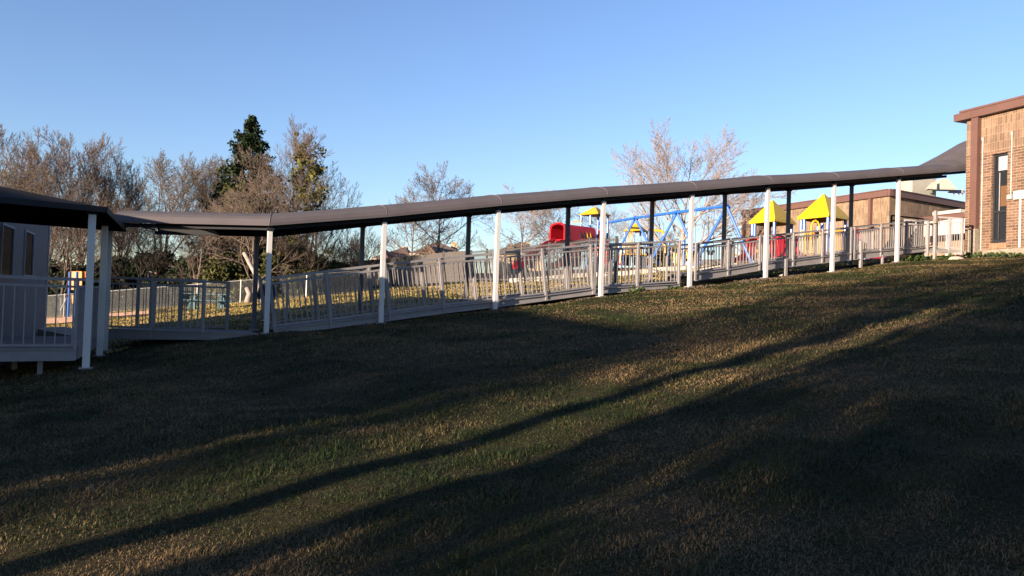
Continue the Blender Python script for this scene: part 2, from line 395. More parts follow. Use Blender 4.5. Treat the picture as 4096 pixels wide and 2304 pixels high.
# ---------------------------------------------------------------- ramps and platforms with railings
RW=1.55
def railpanel(parent,a_t,a_b,b_t,b_b,sp,plumb,gap=.17,rail=.06,hand=True,rp=1):
    """a_t/a_b top and bottom of the railing at one end"""
    mb=MB(); mb.beam(a_t-Vector((0,0,rail/2)),b_t-Vector((0,0,rail/2)),.075,rail)
    a2=a_t-Vector((0,0,gap)); b2=b_t-Vector((0,0,gap)); a3=a_b+Vector((0,0,.02)); b3=b_b+Vector((0,0,.02))
    mb.beam(a2,b2,.045,.045); mb.beam(a3,b3,.045,.045)
    ed=(b_t-a_t).normalized()*.05
    mb.beam(a3+ed,a_t+ed-Vector((0,0,rail*.6)),.03,.03,upv=tuple(WN)); mb.beam(b3-ed,b_t-ed-Vector((0,0,rail*.6)),.03,.03,upv=tuple(WN))
    pan=mb.build('railing_panel',galv,parent)
    mb=MB(); L=(b_t-a_t); n=max(2,int(round(L.length/sp)))
    dirv=L.normalized(); sh=0 if plumb else -.15
    for i in range(1,n):
        t=i/n; lo=a3.lerp(b3,t); hi=a2.lerp(b2,t)
        mb.beam(lo,hi,.022,.022,upv=tuple(WN))
    o=mb.build('balusters',galv,pan); o.matrix_parent_inverse=Matrix.Identity(4)
    o.matrix_parent_inverse=pan.matrix_parent_inverse.inverted() @ Matrix.Identity(4) if False else o.matrix_parent_inverse
    return pan
def fixparent(o,p):
    # parent transforms are pure translations of the root empty; keep child geometry in place
    pass
def rpost(parent,lo,hi,w=.06,name='railing_post'):
    mb=MB(); mb.beam(lo,hi,w,w,upv=tuple(WN)); return mb.build(name,galv,parent)
def ramp(name,label,cat,nodes,off,sp,plumb,gap=.17,width=RW,openings=(),legs=(),group=None,rear=True,deckdrop=.06,frontrail=True):
    """nodes: (px, y_top, y_railbottom, y_beambottom) on the walkway plane offset off"""
    T=[online(n[0],n[1],off) for n in nodes]
    pts=[]
    for n,t in zip(nodes,T):
        dsc=(t.y/3215.)   # metres per photo pixel at this depth
        h1=(n[2]-n[1])*dsc; h2=(n[3]-n[1])*dsc
        pts.append((t,t-Vector((0,0,h1)),t-Vector((0,0,h2))))
    if not plumb:
        q=[]
        for i,(t,b1,b2) in enumerate(pts):
            j=min(i+1,len(pts)-1); k=max(j-1,0); sl_=(pts[j][0]-pts[k][0]); sl_=sl_/math.hypot(sl_.x,sl_.y)
            f_=.5 if i<len(pts)-1 else .35
            q.append((t-sl_*.20*f_,b1+sl_*.16*f_,b2+sl_*.20*f_))
        pts=q
    root=thing(name,label,cat,(pts[0][2].x,pts[0][2].y,pts[0][2].z),group)
    wn=WN*width
    mb=MB(); mf=MB(); mr=MB()
    for (a,b) in zip(pts[:-1],pts[1:]):
        da=a[1]-Vector((0,0,deckdrop)); db=b[1]-Vector((0,0,deckdrop))
        mb.hexa([da+WN*.05-Vector((0,0,.05)),db+WN*.05-Vector((0,0,.05)),db+wn-WN*.05-Vector((0,0,.05)),da+wn-WN*.05-Vector((0,0,.05)),da+WN*.05,db+WN*.05,db+wn-WN*.05,da+wn-WN*.05])
        for mm,o in ((mf,Vector((0,0,0))),(mr,wn)):
            mm.hexa([a[2]+o-WN*.03,b[2]+o-WN*.03,b[2]+o+WN*.03,a[2]+o+WN*.03,da+o-WN*.03+Vector((0,0,.01)),db+o-WN*.03+Vector((0,0,.01)),db+o+WN*.03+Vector((0,0,.01)),da+o+WN*.03+Vector((0,0,.01))])
            for zz in (0.0,1.0):   # flanges of the channel beam
                pa=a[2].lerp(da,zz)+o-WN*.05; pb=b[2].lerp(db,zz)+o-WN*.05
                mm.beam(pa,pb,.06,.022)
    mb.build('deck',deckm,root); mf.build('side_beam',galv2,root); mr.build('side_beam',galv2,root)
    for side,o in ((0,Vector((0,0,0))),(1,wn)):
        if side and not rear: continue
        if not side and not frontrail: continue
        for k in range(len(pts)):
            a=pts[k]; lean=Vector((0,0,0))
            if not plumb: lean=-WD*.13*(a[0]-a[1]).length*0
            if side==0 and k in openings and (k+1 in openings or k==len(pts)-1): pass
            rpost(root,a[2]+o-WN*.04,a[0]+o-WN*.04+lean)
        for k in range(len(pts)-1):
            if side==0 and k in openings: continue
            a,b=pts[k],pts[k+1]
            railpanel(root,a[0]+o,a[1]+o,b[0]+o,b[1]+o,sp,plumb,gap)
    for (px,y0,y1,w) in legs:
        p=online(px,y0,off-.06); q=online(px-2,y1,off-.06); rpost(root,Vector((p.x,p.y,ground(p.x,p.y)-.1)),Vector((p.x,p.y,p.z)),w,'support_leg')
    return root,pts
S1=[(1092,1108,1307,1338),(1318,1080,1281,1315),(1552,1052,1250,1284),(1770,1030,1222,1254),(1985,1009,1197,1229),(2178,992,1175,1203),(2368,976,1150,1178)]
S1b=[(2380,976,1149,1177),(2552,968,1138,1163),(2717,962,1128,1149)]
S2=[(2782,972,1089,1123),(2912,961,1072,1103),(3038,943,1050,1082)]
S2b=[(3052,942,1048,1081),(3172,931,1036,1066),(3288,919,1021,1053),(3402,909,1009,1041)]
S2c=[(3416,908,1007,1039),(3522,896,998,1027),(3626,885,990,1014),(3737,876,982,1002)]
ramp('access_ramp','long lower sloping metal ramp with slanted balusters beside the grass bank','ramp',S1,.22,.145,False)
ramp('ramp_landing','short landing with tall railing where the lower ramp ends','ramp landing',S1b,.22,.15,True)
ramp('access_ramp','middle metal ramp with low railing in front of the blue swing legs','ramp',S2,.32,.14,True)
ramp('access_ramp','upper metal ramp with low railing below the yellow pyramid roofs','ramp',S2b,.32,.14,True,legs=[(3143,1036,1098,.10)])
ramp('ramp_landing','top landing with light railing ending at the tall grey post','ramp landing',S2c,.32,.12,True,legs=[(3445,965,1070,.09),(3530,1020,1050,.07)])
# last platform in front of the school wall, set nearer
def free_platform(name,label,P,T,B,D,sp,width,closed=(True,),cat='platform',gapp=.17,sidevec=None,rearrail=True):
    """P list of (x,y) plan points of the front edge, T rail top z, B rail bottom z, D beam bottom z"""
    root=thing(name,label,cat,(P[0][0],P[0][1],D[0]))
    sv=sidevec*width; mb=MB(); mf=MB(); mr=MB()
    for k in range(len(P)-1):
        a=Vector((P[k][0],P[k][1],B[k]-.05)); b=Vector((P[k+1][0],P[k+1][1],B[k+1]-.05)); sn=sidevec*.05
        mb.hexa([a+sn-Vector((0,0,.05)),b+sn-Vector((0,0,.05)),b+sv-sn-Vector((0,0,.05)),a+sv-sn-Vector((0,0,.05)),a+sn,b+sn,b+sv-sn,a+sv-sn])
        for mm,o in ((mf,Vector((0,0,0))),(mr,sv)):
            la=Vector((a.x,a.y,D[k]))+o; lb=Vector((b.x,b.y,D[k+1]))+o; s3=sidevec*.03
            mm.hexa([la-s3,lb-s3,lb+s3,la+s3,a+o-s3,b+o-s3,b+o+s3,a+o+s3]); mm.beam(la-s3,lb-s3,.05,.022); mm.beam(a+o-s3,b+o-s3,.05,.022)
    mb.build('deck',deckm,root); mf.build('side_beam',galv2,root); mr.build('side_beam',galv2,root)
    for side,o in ((0,Vector((0,0,0))),(1,sv)):
        if side and not rearrail: continue
        for k in range(len(P)):
            p=Vector((P[k][0],P[k][1],0)); rpost(root,p+o+Vector((0,0,D[k])),p+o+Vector((0,0,T[k])))
        for k in range(len(P)-1):
            if not closed[min(k,len(closed)-1)]: continue
            a=Vector((P[k][0],P[k][1],0)); b=Vector((P[k+1][0],P[k+1][1],0))
            railpanel(root,a+o+Vector((0,0,T[k])),a+o+Vector((0,0,B[k])),b+o+Vector((0,0,T[k+1])),b+o+Vector((0,0,B[k+1])),sp,True,gapp)
    return root
def colpt(px,py,Y): return at(px,py,Y)
a=at(3748,865,30.7);b=at(3800,868,30.1);c=at(3851,872,29.6)
def zz(px,py,Y): return at(px,py,Y).z
fp=free_platform('ramp_landing','last railed platform between the tall post and the brick wall',[(a.x,a.y),(b.x,b.y),(c.x,c.y)],[a.z,b.z,c.z],
   [zz(3748,986,30.7),zz(3800,992,30.1),zz(3851,997,29.6)],[zz(3748,1011,30.7),zz(3800,1014,30.1),zz(3851,1017,29.6)],.12,1.4,sidevec=WN,cat='ramp landing')
tp_=at(3743,843,30.6); rpost(fp,Vector((tp_.x,tp_.y,ground(tp_.x,tp_.y)-.1)),tp_,.10,'tall_post')
bxp=at(3742,885,30.5); mb=MB(); mb.box(bxp,(.13,.12,.16),.4); mb.build('junction_box',conc,fp)
# dark guard frame on the far side of the landing
mb=MB(); g1=at(3566,862,33.5); g2=at(3748,882,32.5)
mb.beam(g1,g2,.06,.06); mb.beam(g1-Vector((0,0,.2)),g2-Vector((0,0,.2)),.05,.05); mb.beam(g1,g1-Vector((0,0,1.3)),.06,.06); mb.beam(g2,g2-Vector((0,0,1.3)),.06,.06)
mb.build('guard_frame',darkm,fp)
# lower platform (level) at the foot of the ramp
zt=1.97; zb=.70; zd=.44
free=[( -10.05,20.12),(-8.95,20.12),(-7.62,20.12),(-6.15,20.12)]
xs=[at(425,1111,20.1).x,at(614,1111,20.1).x,at(820,1111,20.1).x,at(1075,1111,20.1).x]
free_platform('ramp_landing','level lower landing with an opening left of the first lit white post',[(x,20.12) for x in xs],[zt]*4,[zb]*4,[zd-.02,zd,zd+.03,zd+.06],.165,1.7,closed=(True,True,False),sidevec=Vector((0,1,0)),cat='ramp landing')
# near left platform
pc=at(312,1108,15.3); d0=(at(0,1101,14.6)-pc); d0.z=0; d0.normalize()
Pn=[(pc+d0*k) for k in (0,1.52,3.04,5.5)]
npf=free_platform('ramp_landing','dark shaded platform with railing in the left corner below the near canopy',[(p.x,p.y) for p in Pn],[1.83]*4,[.53]*4,[.27]*4,.17,4.6,sidevec=(Vector((-9.95,20,0))-Vector((-8.12,15.45,0))).normalized(),cat='ramp landing',rearrail=False)
ev=(Vector((-9.95,20,0))-Vector((-8.12,15.45,0))).normalized()
p0=Vector((pc.x,pc.y,0)); p1=p0+ev*2.3; p2=p0+ev*4.6
for s_,t_ in ((p0,p1),(p1,p2)):
    railpanel(npf,s_+Vector((0,0,1.83)),s_+Vector((0,0,.53)),t_+Vector((0,0,1.87)),t_+Vector((0,0,.57)),.17,True)
    rpost(npf,t_+Vector((0,0,.27)),t_+Vector((0,0,1.87)))
mb=MB(); mb.beam(p0+Vector((0,0,.40)),p2+Vector((0,0,.42)),.06,.26); mb.build('side_beam',galv2,npf)
for (a_,b_) in ((.6,.3),(1.3,2.0),(3.8,.4)):
    q=p0+d0*a_+ev*b_; rpost(npf,Vector((q.x,q.y,ground(q.x,q.y)-.1)),Vector((q.x,q.y,.42)),.09,'support_leg')
# ---------------------------------------------------------------- near brick school
def wallpt(px,py):   # on wall plane of the near school
    c0=Vector((17.36,31.0,0)); dr=Vector((.33,-.94,0)).normalized(); n=Vector((dr.y,-dr.x,0)); d=ray(px,py)
    t=(c0-Vector((0,0,1.6))).dot(n)/d.dot(n); return Vector((0,0,1.6))+d*t
C0=wallpt(3859,900); WDr=Vector((.33,-.94,0)).normalized(); WNn=Vector((-.94,-.33,0)).normalized()  # outward normal
C0.z=0
def wp(s,z,o=0): q=C0+WDr*s+WNn*o; return Vector((q.x,q.y,z))
def s_of(px,py): q=wallpt(px,py); q.z=0; return (q-C0).dot(WDr)
def z_of(px,py): return wallpt(px,py).z
sch=thing('brick_school','tan brick school wing at the right edge with brown fascia and tall window','school building',(C0.x,C0.y,ground(C0.x,C0.y)))
zf=z_of(3922,470); zmid=z_of(3918,617); zg=3.2
w0,w1=s_of(3968,650),s_of(4030,650)   # window opening
wz0,wz1=z_of(3990,972),z_of(4000,613)
SEND=9.0
def wq(mb,s0,s1,z0,z1,o=0): mb.quad(wp(s0,z0,o),wp(s1,z0,o),wp(s1,z1,o),wp(s0,z1,o),uv=[(s0,z0),(s1,z0),(s1,z1),(s0,z1)])
mb=MB()
wq(mb,0,w0,zg,zmid); wq(mb,w1,SEND,zg,zmid); wq(mb,w0,w1,zg,wz0)
if wz1<zmid: wq(mb,w0,w1,wz1,zmid)
mb.quad(wp(w0,wz0),wp(w0,wz0,-.2),wp(w0,wz1,-.2),wp(w0,wz1),uv=[(0,wz0),(.2,wz0),(.2,wz1),(0,wz1)])
mb.quad(wp(w1,wz0,-.2),wp(w1,wz0),wp(w1,wz1),wp(w1,wz1,-.2),uv=[(0,wz0),(.2,wz0),(.2,wz1),(0,wz1)])
mb.quad(wp(0,zg),wp(0,zmid),wp(0,zmid,-8),wp(0,zg,-8),uv=[(0,zg),(0,zmid),(8,zmid),(8,zg)])
mb.build('wall',BRUN,sch)
mb=MB(); wq(mb,0,SEND,zmid,zf+.3,.002); mb.quad(wp(0,zmid,.002),wp(0,zf+.3,.002),wp(0,zf+.3,-8),wp(0,zmid,-8),uv=[(0,zmid),(0,zf+.3),(8,zf+.3),(8,zmid)]); mb.build('upper_wall',BSOL,sch)
mb=MB(); mb.hexa([wp(-.02,zg,.06),wp(SEND,zg,.06),wp(SEND,zg,-.1),wp(-.02,zg,-.1),wp(-.02,4.22,.06),wp(SEND,4.22,.06),wp(SEND,4.22,-.1),wp(-.02,4.22,-.1)]); mb.build('foundation',conc,sch)
ftop=z_of(3865,447)
mb=MB(); mb.hexa([wp(-.38,zf,.25),wp(SEND,zf,.25),wp(SEND,zf,-8),wp(-.38,zf,-8),wp(-.38,ftop-.08,.27),wp(SEND,ftop-.08,.27),wp(SEND,ftop-.08,-8),wp(-.38,ftop-.08,-8)])
mb.hexa([wp(-.1,ftop-.078,.30),wp(SEND,ftop-.078,.30),wp(SEND,ftop-.078,-8),wp(-.1,ftop-.078,-8),wp(-.1,ftop,.30),wp(SEND,ftop,.30),wp(SEND,ftop,-8),wp(-.1,ftop,-8)])
mb.build('fascia',brown,sch)
d0s,d1s=s_of(3896,700),s_of(3922,700)
zd0=z_of(3895,918)
mb=MB(); mb.hexa([wp(d0s,zd0,.01),wp(d1s,zd0,.01),wp(d1s,zd0,.2),wp(d0s,zd0,.2),wp(d0s,zf,.01),wp(d1s,zf,.01),wp(d1s,zf,.2),wp(d0s,zf,.2)]); mb.build('downspout',brown,sch)
mb=MB(); mb.hexa([wp(d0s-.03,zg,.01),wp(d1s+.03,zg,.01),wp(d1s+.03,zg,.25),wp(d0s-.03,zg,.25),wp(d0s-.03,zd0-.003,.01),wp(d1s+.03,zd0-.003,.01),wp(d1s+.03,zd0-.003,.25),wp(d0s-.03,zd0-.003,.25)]); mb.build('downspout_boot',conc,sch)
# window
wf=MB(); fr=.07
def bar(mb,s0,s1,z0,z1,o0,o1): mb.hexa([wp(s0,z0,o0),wp(s1,z0,o0),wp(s1,z0,o1),wp(s0,z0,o1),wp(s0,z1,o0),wp(s1,z1,o0),wp(s1,z1,o1),wp(s0,z1,o1)])
zm=z_of(4000,845)
bar(wf,w0,w0+fr,wz0,wz1,-.18,-.10);bar(wf,w1-fr,w1,wz0,wz1,-.18,-.10);bar(wf,w0+fr,w1-fr,wz0,wz0+.14,-.18,-.10);bar(wf,w0+fr,w1-fr,wz1-.08,wz1,-.18,-.10);bar(wf,w0+fr,w1-fr,zm-.04,zm+.04,-.18,-.09)
bar(wf,w0+.22,w0+.25,wz0+.14,zm-.05,-.17,-.12);
win=wf.build('window',darkm,sch)
mb=MB(); mb.quad(wp(w0,wz0,-.15),wp(w1,wz0,-.15),wp(w1,wz1,-.15),wp(w0,wz1,-.15)); mb.build('pane',glass,win)
mb=MB(); bar(mb,w0+.16,w1-.05,wz1-.62,wz1-.1,-.146,-.142); mb.build('blind',mat('blind',(.35,.36,.38),.8),win)
mb=MB(); bar(mb,w0+.20,w0+.235,wz0+.2,wz1-.7,-.146,-.14); mb.build('cord_strip',mat('grey_trim',(.3,.3,.33),.6),win)
mb=MB(); bar(mb,w0+.26,w1-.08,zm+.2,wz1-1.2,-.149,-.147); mb.build('inner_board',mat('inner_board',(.12,.055,.02),.8),win)
mb=MB(); n_=6
for i in range(n_):
    s0=w0-.04+(w1-w0+.08)*i/n_; bar(mb,s0+.006,s0+(w1-w0+.08)/n_-.006,wz0-.21,wz0-.003,-.14,.03)
mb.build('brick_sill',mat('sill_brick',(.30,.17,.10),.9,0,.25,5),sch)
def conduit(px0,y0,px1,y1,r,name,m,head=False):
    s=s_of((px0+px1)/2,(y0+y1)/2); za=z_of(px0,y0); zb_=z_of(px1,y1); mb=MB(); mb.tube([wp(s,za,.035),wp(s,zb_,.035)],r,8)
    if head: mb.tube([wp(s,zb_,.035),wp(s,zb_+.12,.06)],r*1.9,8)
    for k in range(1,5):
        zz_=za+(zb_-za)*k/5; mb.box(wp(s,zz_,.01),(.02,.07,.03),math.atan2(WDr.y,WDr.x))
    return mb.build(name,m,sch)
lg=mat('light_grey_paint',(.42,.40,.37),.5)
conduit(3925,1003,3935,563,.022,'conduit',lg,True); conduit(4046,790,4051,540,.022,'conduit',lg,True); conduit(4079,990,4086,797,.038,'vent_pipe',white)
s=s_of(4042,790); mb=MB(); bar(mb,s-.08,s+.10,z_of(4040,798),z_of(4040,780),.0,.1); mb.build('outlet_box',lg,sch,bevel=.01)
s=s_of(4057,780); mb=MB(); bar(mb,s+.05,s+.75,z_of(4060,800),z_of(4060,766),.0,.12); mb.build('utility_box',white,sch,bevel=.02)
# ---------------------------------------------------------------- far brick gym
Gc=at(3556,900,55.0); GL=at(2976,900,69.3); Gc.z=GL.z=0; gd=(GL-Gc); gl=gd.length; gd.normalize(); GR=at(3870,900,60.5); GR.z=0; gr_=(GR-Gc); grl=gr_.length+6; gr_.normalize()
gt=at(3556,756,55).z; g0=3.8; gmid=gt-4.2
gym=thing('brick_gym','low tan brick building behind the yellow pyramid roofs with brown roof edge','school building',(Gc.x,Gc.y,4.4))
def gq(mb,o,d,s0,s1,z0,z1):
    a=o+d*s0; b=o+d*s1; mb.quad((a.x,a.y,z0),(b.x,b.y,z0),(b.x,b.y,z1),(a.x,a.y,z1),uv=[(s0,z0),(s1,z0),(s1,z1),(s0,z1)])
BSOL2=brickmat('brick_soldier_far',.1016,.405,0,(.30,.20,.128),(.14,.09,.058),(.38,.27,.185),.009)
mb=MB(); gq(mb,Gc,gd,0,gl,gmid,gt-.3); gq(mb,Gc,gr_,0,grl,gmid,gt-.3); mb.build('upper_wall',BSOL2,gym)
mb=MB(); gq(mb,Gc,gd,0,gl,g0,gmid); gq(mb,Gc,gr_,0,grl,g0,gmid); mb.build('wall',BRUN,gym)
nl=Vector((gd.y,-gd.x,0)); nl=nl if nl.x<0 else -nl; nr=Vector((gr_.y,-gr_.x,0)); nr=nr if nr.y<0 else -nr
def fas(mb,o,d,L,n,z0,z1,o1,ext0=0,ext1=0):
    a=o-d*ext0; b=o+d*(L+ext1); P=[a,b,b+n*o1,a+n*o1]
    mb.hexa([(p.x,p.y,z0) for p in P]+[(p.x,p.y,z1) for p in P])
mb=MB(); fas(mb,Gc,gd,gl,nl,gt-.48,gt-.08,.22,.0,.15); fas(mb,Gc,gr_,grl,nr,gt-.483,gt-.083,.22); 
fas(mb,Gc,gd,gl,nl,gt-.077,gt,.27,.0,.2); fas(mb,Gc,gr_,grl,nr,gt-.08,gt-.003,.27); mb.box((Gc.x+(nl.x+nr.x)*.11,Gc.y+(nl.y+nr.y)*.11,gt-.255),(.21,.21,.47),math.atan2(gd.y,gd.x)); mb.build('fascia',brown,gym)
def rfq(): 
    far=Gc+gd*gl; f2=far+gr_*grl; f3=Gc+gr_*grl; mb=MB(); mb.quad(*[(p.x,p.y,gt-.2) for p in (Gc,f3,f2,far)]); mb.build('roof',mat('roof_gravel',(.3,.28,.26),.9),gym)
    mb=MB(); mb.quad((far.x,far.y,g0),(f2.x,f2.y,g0),(f2.x,f2.y,gt-.2),(far.x,far.y,gt-.2)); mb.build('rear_wall',BRUN,gym)
rfq()
for s_ in (1.55,gl-.15):
    a=Gc+gd*s_; mb=MB(); mb.box((a.x+nl.x*.12,a.y+nl.y*.12,(g0+gt-.5)/2),(.22,.22,gt-.5-g0),math.atan2(gd.y,gd.x)); mb.build('downspout',brown,gym)
a=at(2993,861,68.0); mb=MB(); mb.box(a,(.15,.35,.15),.5); mb.tube([a+Vector((-.1,-.15,-.05)),a+Vector((-.25,-.4,-.1))],.1,8); mb.build('wall_camera',white,gym)
# white porch in front of gym
q=at(3697,900,56.0); q.z=0; pd=Vector((.33,-.94,0)).normalized(); q2=q+pd*4.2; pn=Vector((-.94,-.33,0)).normalized(); 
por=thing('white_porch','white walled porch with brown edge seen through the railing by the school','porch',(q.x,q.y,4.5))
def pz(y): return at(3760,y,54.6).z
def pbox(mb,s0,s1,z0,z1,o0,o1):
    P=[q+pd*s0+pn*o0,q+pd*s1+pn*o0,q+pd*s1+pn*o1,q+pd*s0+pn*o1]; mb.hexa([(p.x,p.y,z0) for p in P]+[(p.x,p.y,z1) for p in P])
LP=(q2-q).length+3
mb=MB(); pbox(mb,0,LP,pz(940),pz(880),0,-.3); mb.build('white_panel',white,por)
mb=MB(); pbox(mb,-.25,LP,pz(879),pz(862),.25,-3); mb.build('fascia',brown,por)
mb=MB(); pbox(mb,.1,LP,pz(1010),pz(941),-1.6,-1.7); mb.build('rear_wall',darkm,por)
mb=MB(); pbox(mb,.1,LP,4.2,pz(965),-.2,-.35); mb.build('low_wall',BRUN,por)
mb=MB(); pbox(mb,.1,2.4,pz(852),pz(838),-.6,-1.2); mb.build('roof_duct',lg,por,bevel=.02)
for s_ in (.1,1.8,3.4): 
    mb=MB(); pbox(mb,s_,s_+.12,4.3,pz(940),-.02,-.14); mb.build('post',white,por)
# roof unit
hv=thing('rooftop_unit','pale air handling unit with slanted hood on the far brick roof','air conditioner',at(3690,775,60))
hm=mat('hvac_metal',(.42,.40,.34),.5)
mb=MB(); a=at(3648,772,59.5); b=at(3745,772,60.5); h=at(3680,706,60).z; 
mb.hexa([(a.x,a.y,a.z-.3),(b.x,b.y,a.z-.3),(b.x,b.y+2,a.z-.3),(a.x,a.y+2,a.z-.3),(a.x,a.y,h),(b.x,b.y,h),(b.x,b.y+2,h),(a.x,a.y+2,h)]); mb.build('casing',hm,hv,bevel=.03)
mb=MB(); P=[at(3724,764,60.2),at(3802,766,60.2),at(3768,722,60.2),at(3742,722,60.2)]; mb.prism(P,(0,-.9,0)); mb.build('hood',hm,hv)
mb=MB(); P=[at(3697,760,59.5),at(3730,762,59.5),at(3730,728,59.5)]; mb.prism(P,(0,-.6,0)); mb.build('hood',hm,hv)
mb=MB(); mb.hexa([tuple(at(x,y,Y)) for (x,y,Y) in ((3620,772,60),(3646,772,60),(3646,772,61),(3620,772,61),(3620,708,60),(3646,708,60),(3646,708,61),(3620,708,61))]); mb.build('louvre',lg,hv)
pp=thing('roof_pipes','thin grey pipes on the roof beside the air unit','pipes',at(3820,778,60))
for k in range(3):
    mb=MB(); mb.tube([at(3792+k*4,770-k*4,60+k*.4),at(3858,772-k*5,60+k*.4)],.05,6); mb.build('pipe',galv,pp)
mb=MB()
for x in (3815,3835,3850): mb.tube([at(x,760,60.2),at(x,784,60.2)],.06,6)
mb.build('pipe_support',galv,pp)
# ---------------------------------------------------------------- portable hut left
hut=thing('portable_classroom','grey sided hut with two narrow windows under the near canopy','building',(-14.7,25.3,-.2))
Hc=Vector((-14.72,25.4,0)); Hn=Vector((-12.5,20,0)); hd=(Hn-Hc).normalized(); hn=Vector((-hd.y,hd.x,0)); hn=hn if hn.x>0 else -hn; HL=9.2
sid=mat('hut_siding',(.15,.15,.16),.7,0,.06,2)
def hbox(mb,s0,s1,z0,z1,o0,o1):
    P=[Hc+hd*s0+hn*o0,Hc+hd*s1+hn*o0,Hc+hd*s1+hn*o1,Hc+hd*s0+hn*o1]; mb.hexa([(p.x,p.y,z0) for p in P]+[(p.x,p.y,z1) for p in P])
mb=MB(); hbox(mb,0,HL,-.1,3.9,0,-6)
k=.12
while k<HL: hbox(mb,k,k+.17,.0,3.88,.003,.018); k+=.2
mb.build('wall',sid,hut)
mb=MB(); hbox(mb,-.02,.12,-.1,3.9,.003,.05); hbox(mb,-.05,-.003,-.1,3.9,.05,-.15); mb.build('corner_trim',mat('hut_trim',(.32,.32,.34),.6),hut)
def hs(px,py):
    d=ray(px,py); t=(Hc-Vector((0,0,1.6))).dot(hn)/d.dot(hn); p=Vector((0,0,1.6))+d*t; z=p.z; p.z=0; return (p-Hc).dot(hd),z
for (x0,x1,y0,y1) in ((88,122,930,1098),(-6,40,905,1098)):
    s1_,zb_=hs(x0,y1); s0_,_=hs(x1,y1); _,zt_=hs((x0+x1)/2,y0)
    mb=MB(); 
    hbox(mb,s0_-.05,s0_,zb_,zt_,.02,.06);hbox(mb,s1_,s1_+.05,zb_,zt_,.02,.06);hbox(mb,s0_-.05,s1_+.05,zt_,zt_+.05,.02,.06);hbox(mb,s0_-.05,s1_+.05,zb_-.05,zb_,.02,.06)
    w_=mb.build('window',mat('hut_trim',(.32,.32,.34),.6),hut); mb=MB(); hbox(mb,s0_,s1_,zb_,zt_,.019,.03); mb.build('pane',glass,w_)
mb=MB(); mb.hexa([(-14.4,24.2,.1),(-12.5,24.2,.0),(-12.3,25.6,.0),(-14.2,25.6,.1),(-14.4,24.2,.42),(-12.5,24.2,.1),(-12.3,25.6,.1),(-14.2,25.6,.42)])
tag(mb.build('concrete_wedge',conc),'pale sloping slab at the foot of the grey hut','concrete slab')
# ---------------------------------------------------------------- fences
def grd(p): return Vector((p.x,p.y,ground(p.x,p.y)))
def picket(label,pl,h,posts,m=fencem):
    """pl: plan polyline; pickets and posts"""
    a=pl[0]; root=thing('picket_fence',label,'fence',(a[0],a[1],ground(*a)))
    mb=MB(); mr=MB()
    for (p,q_) in zip(pl[:-1],pl[1:]):
        p=Vector((*p,0)); q_=Vector((*q_,0)); L=(q_-p).length; n=int(L/.17)
        seg=max(1,int(L/2.4))
        for k in range(seg):
            c=grd(p.lerp(q_,k/seg)); d=grd(p.lerp(q_,(k+1)/seg))
            for hh in (.15,h*.62,h-.07): mr.beam(c+Vector((0,0,hh)),d+Vector((0,0,hh)),.04,.05)
            pm=MB(); pm.box((c.x,c.y,c.z+h/2),(.09,.09,h+.14),.3); pm.build('fence_post',m,root)
        for k in range(n):
            c=grd(p.lerp(q_,k/n)); mb.box((c.x,c.y,c.z+.08+(h-.06)/2),(.022,.022,h-.06),math.atan2((q_-p).y,(q_-p).x))
    d=grd(Vector((*pl[-1],0)));pm=MB(); pm.box((d.x,d.y,d.z+h/2),(.16,.16,h+.14),.3); pm.build('fence_post',m,root)
    mb.build('pickets',m,root); mr.build('rails',m,root); return root
picket('dark grey picket fence rising between the ramp and the red play tower',[(3.85,30),(1.75,39),(-2.6,49)],1.85,4)
def plank(label,pl,h):
    a=pl[0]; root=thing('board_fence',label,'fence',(a[0],a[1],ground(*a))); mb=MB(); mr=MB()
    for (p,q_) in zip(pl[:-1],pl[1:]):
        p=Vector((*p,0)); q_=Vector((*q_,0)); L=(q_-p).length; n=int(L/.15); seg=int(L/2.4)
        for k in range(n):
            c=grd(p.lerp(q_,(k+.5)/n)); hh=h+random.uniform(-.02,.02); mb.box((c.x,c.y,c.z+hh/2),(.138,.02,hh),math.atan2((q_-p).y,(q_-p).x))
        for k in range(seg+1):
            c=grd(p.lerp(q_,k/seg)); pm=MB(); pm.box((c.x,c.y-.06,c.z+h/2),(.1,.1,h+.16),.1); pm.build('fence_post',wood,root)
        for k in range(seg):
            c=grd(p.lerp(q_,k/seg)); d=grd(p.lerp(q_,(k+1)/seg))
            for t in (.4,h-.35): mr.beam(c+Vector((0,-.04,t)),d+Vector((0,-.04,t)),.04,.09)
    mb.build('boards',wood,root); mr.build('rails',wood,root)
plank('weathered grey board fence below the brown roofed houses',[(-2.7,49.2),(-9.6,57),(-14,62)],1.9)
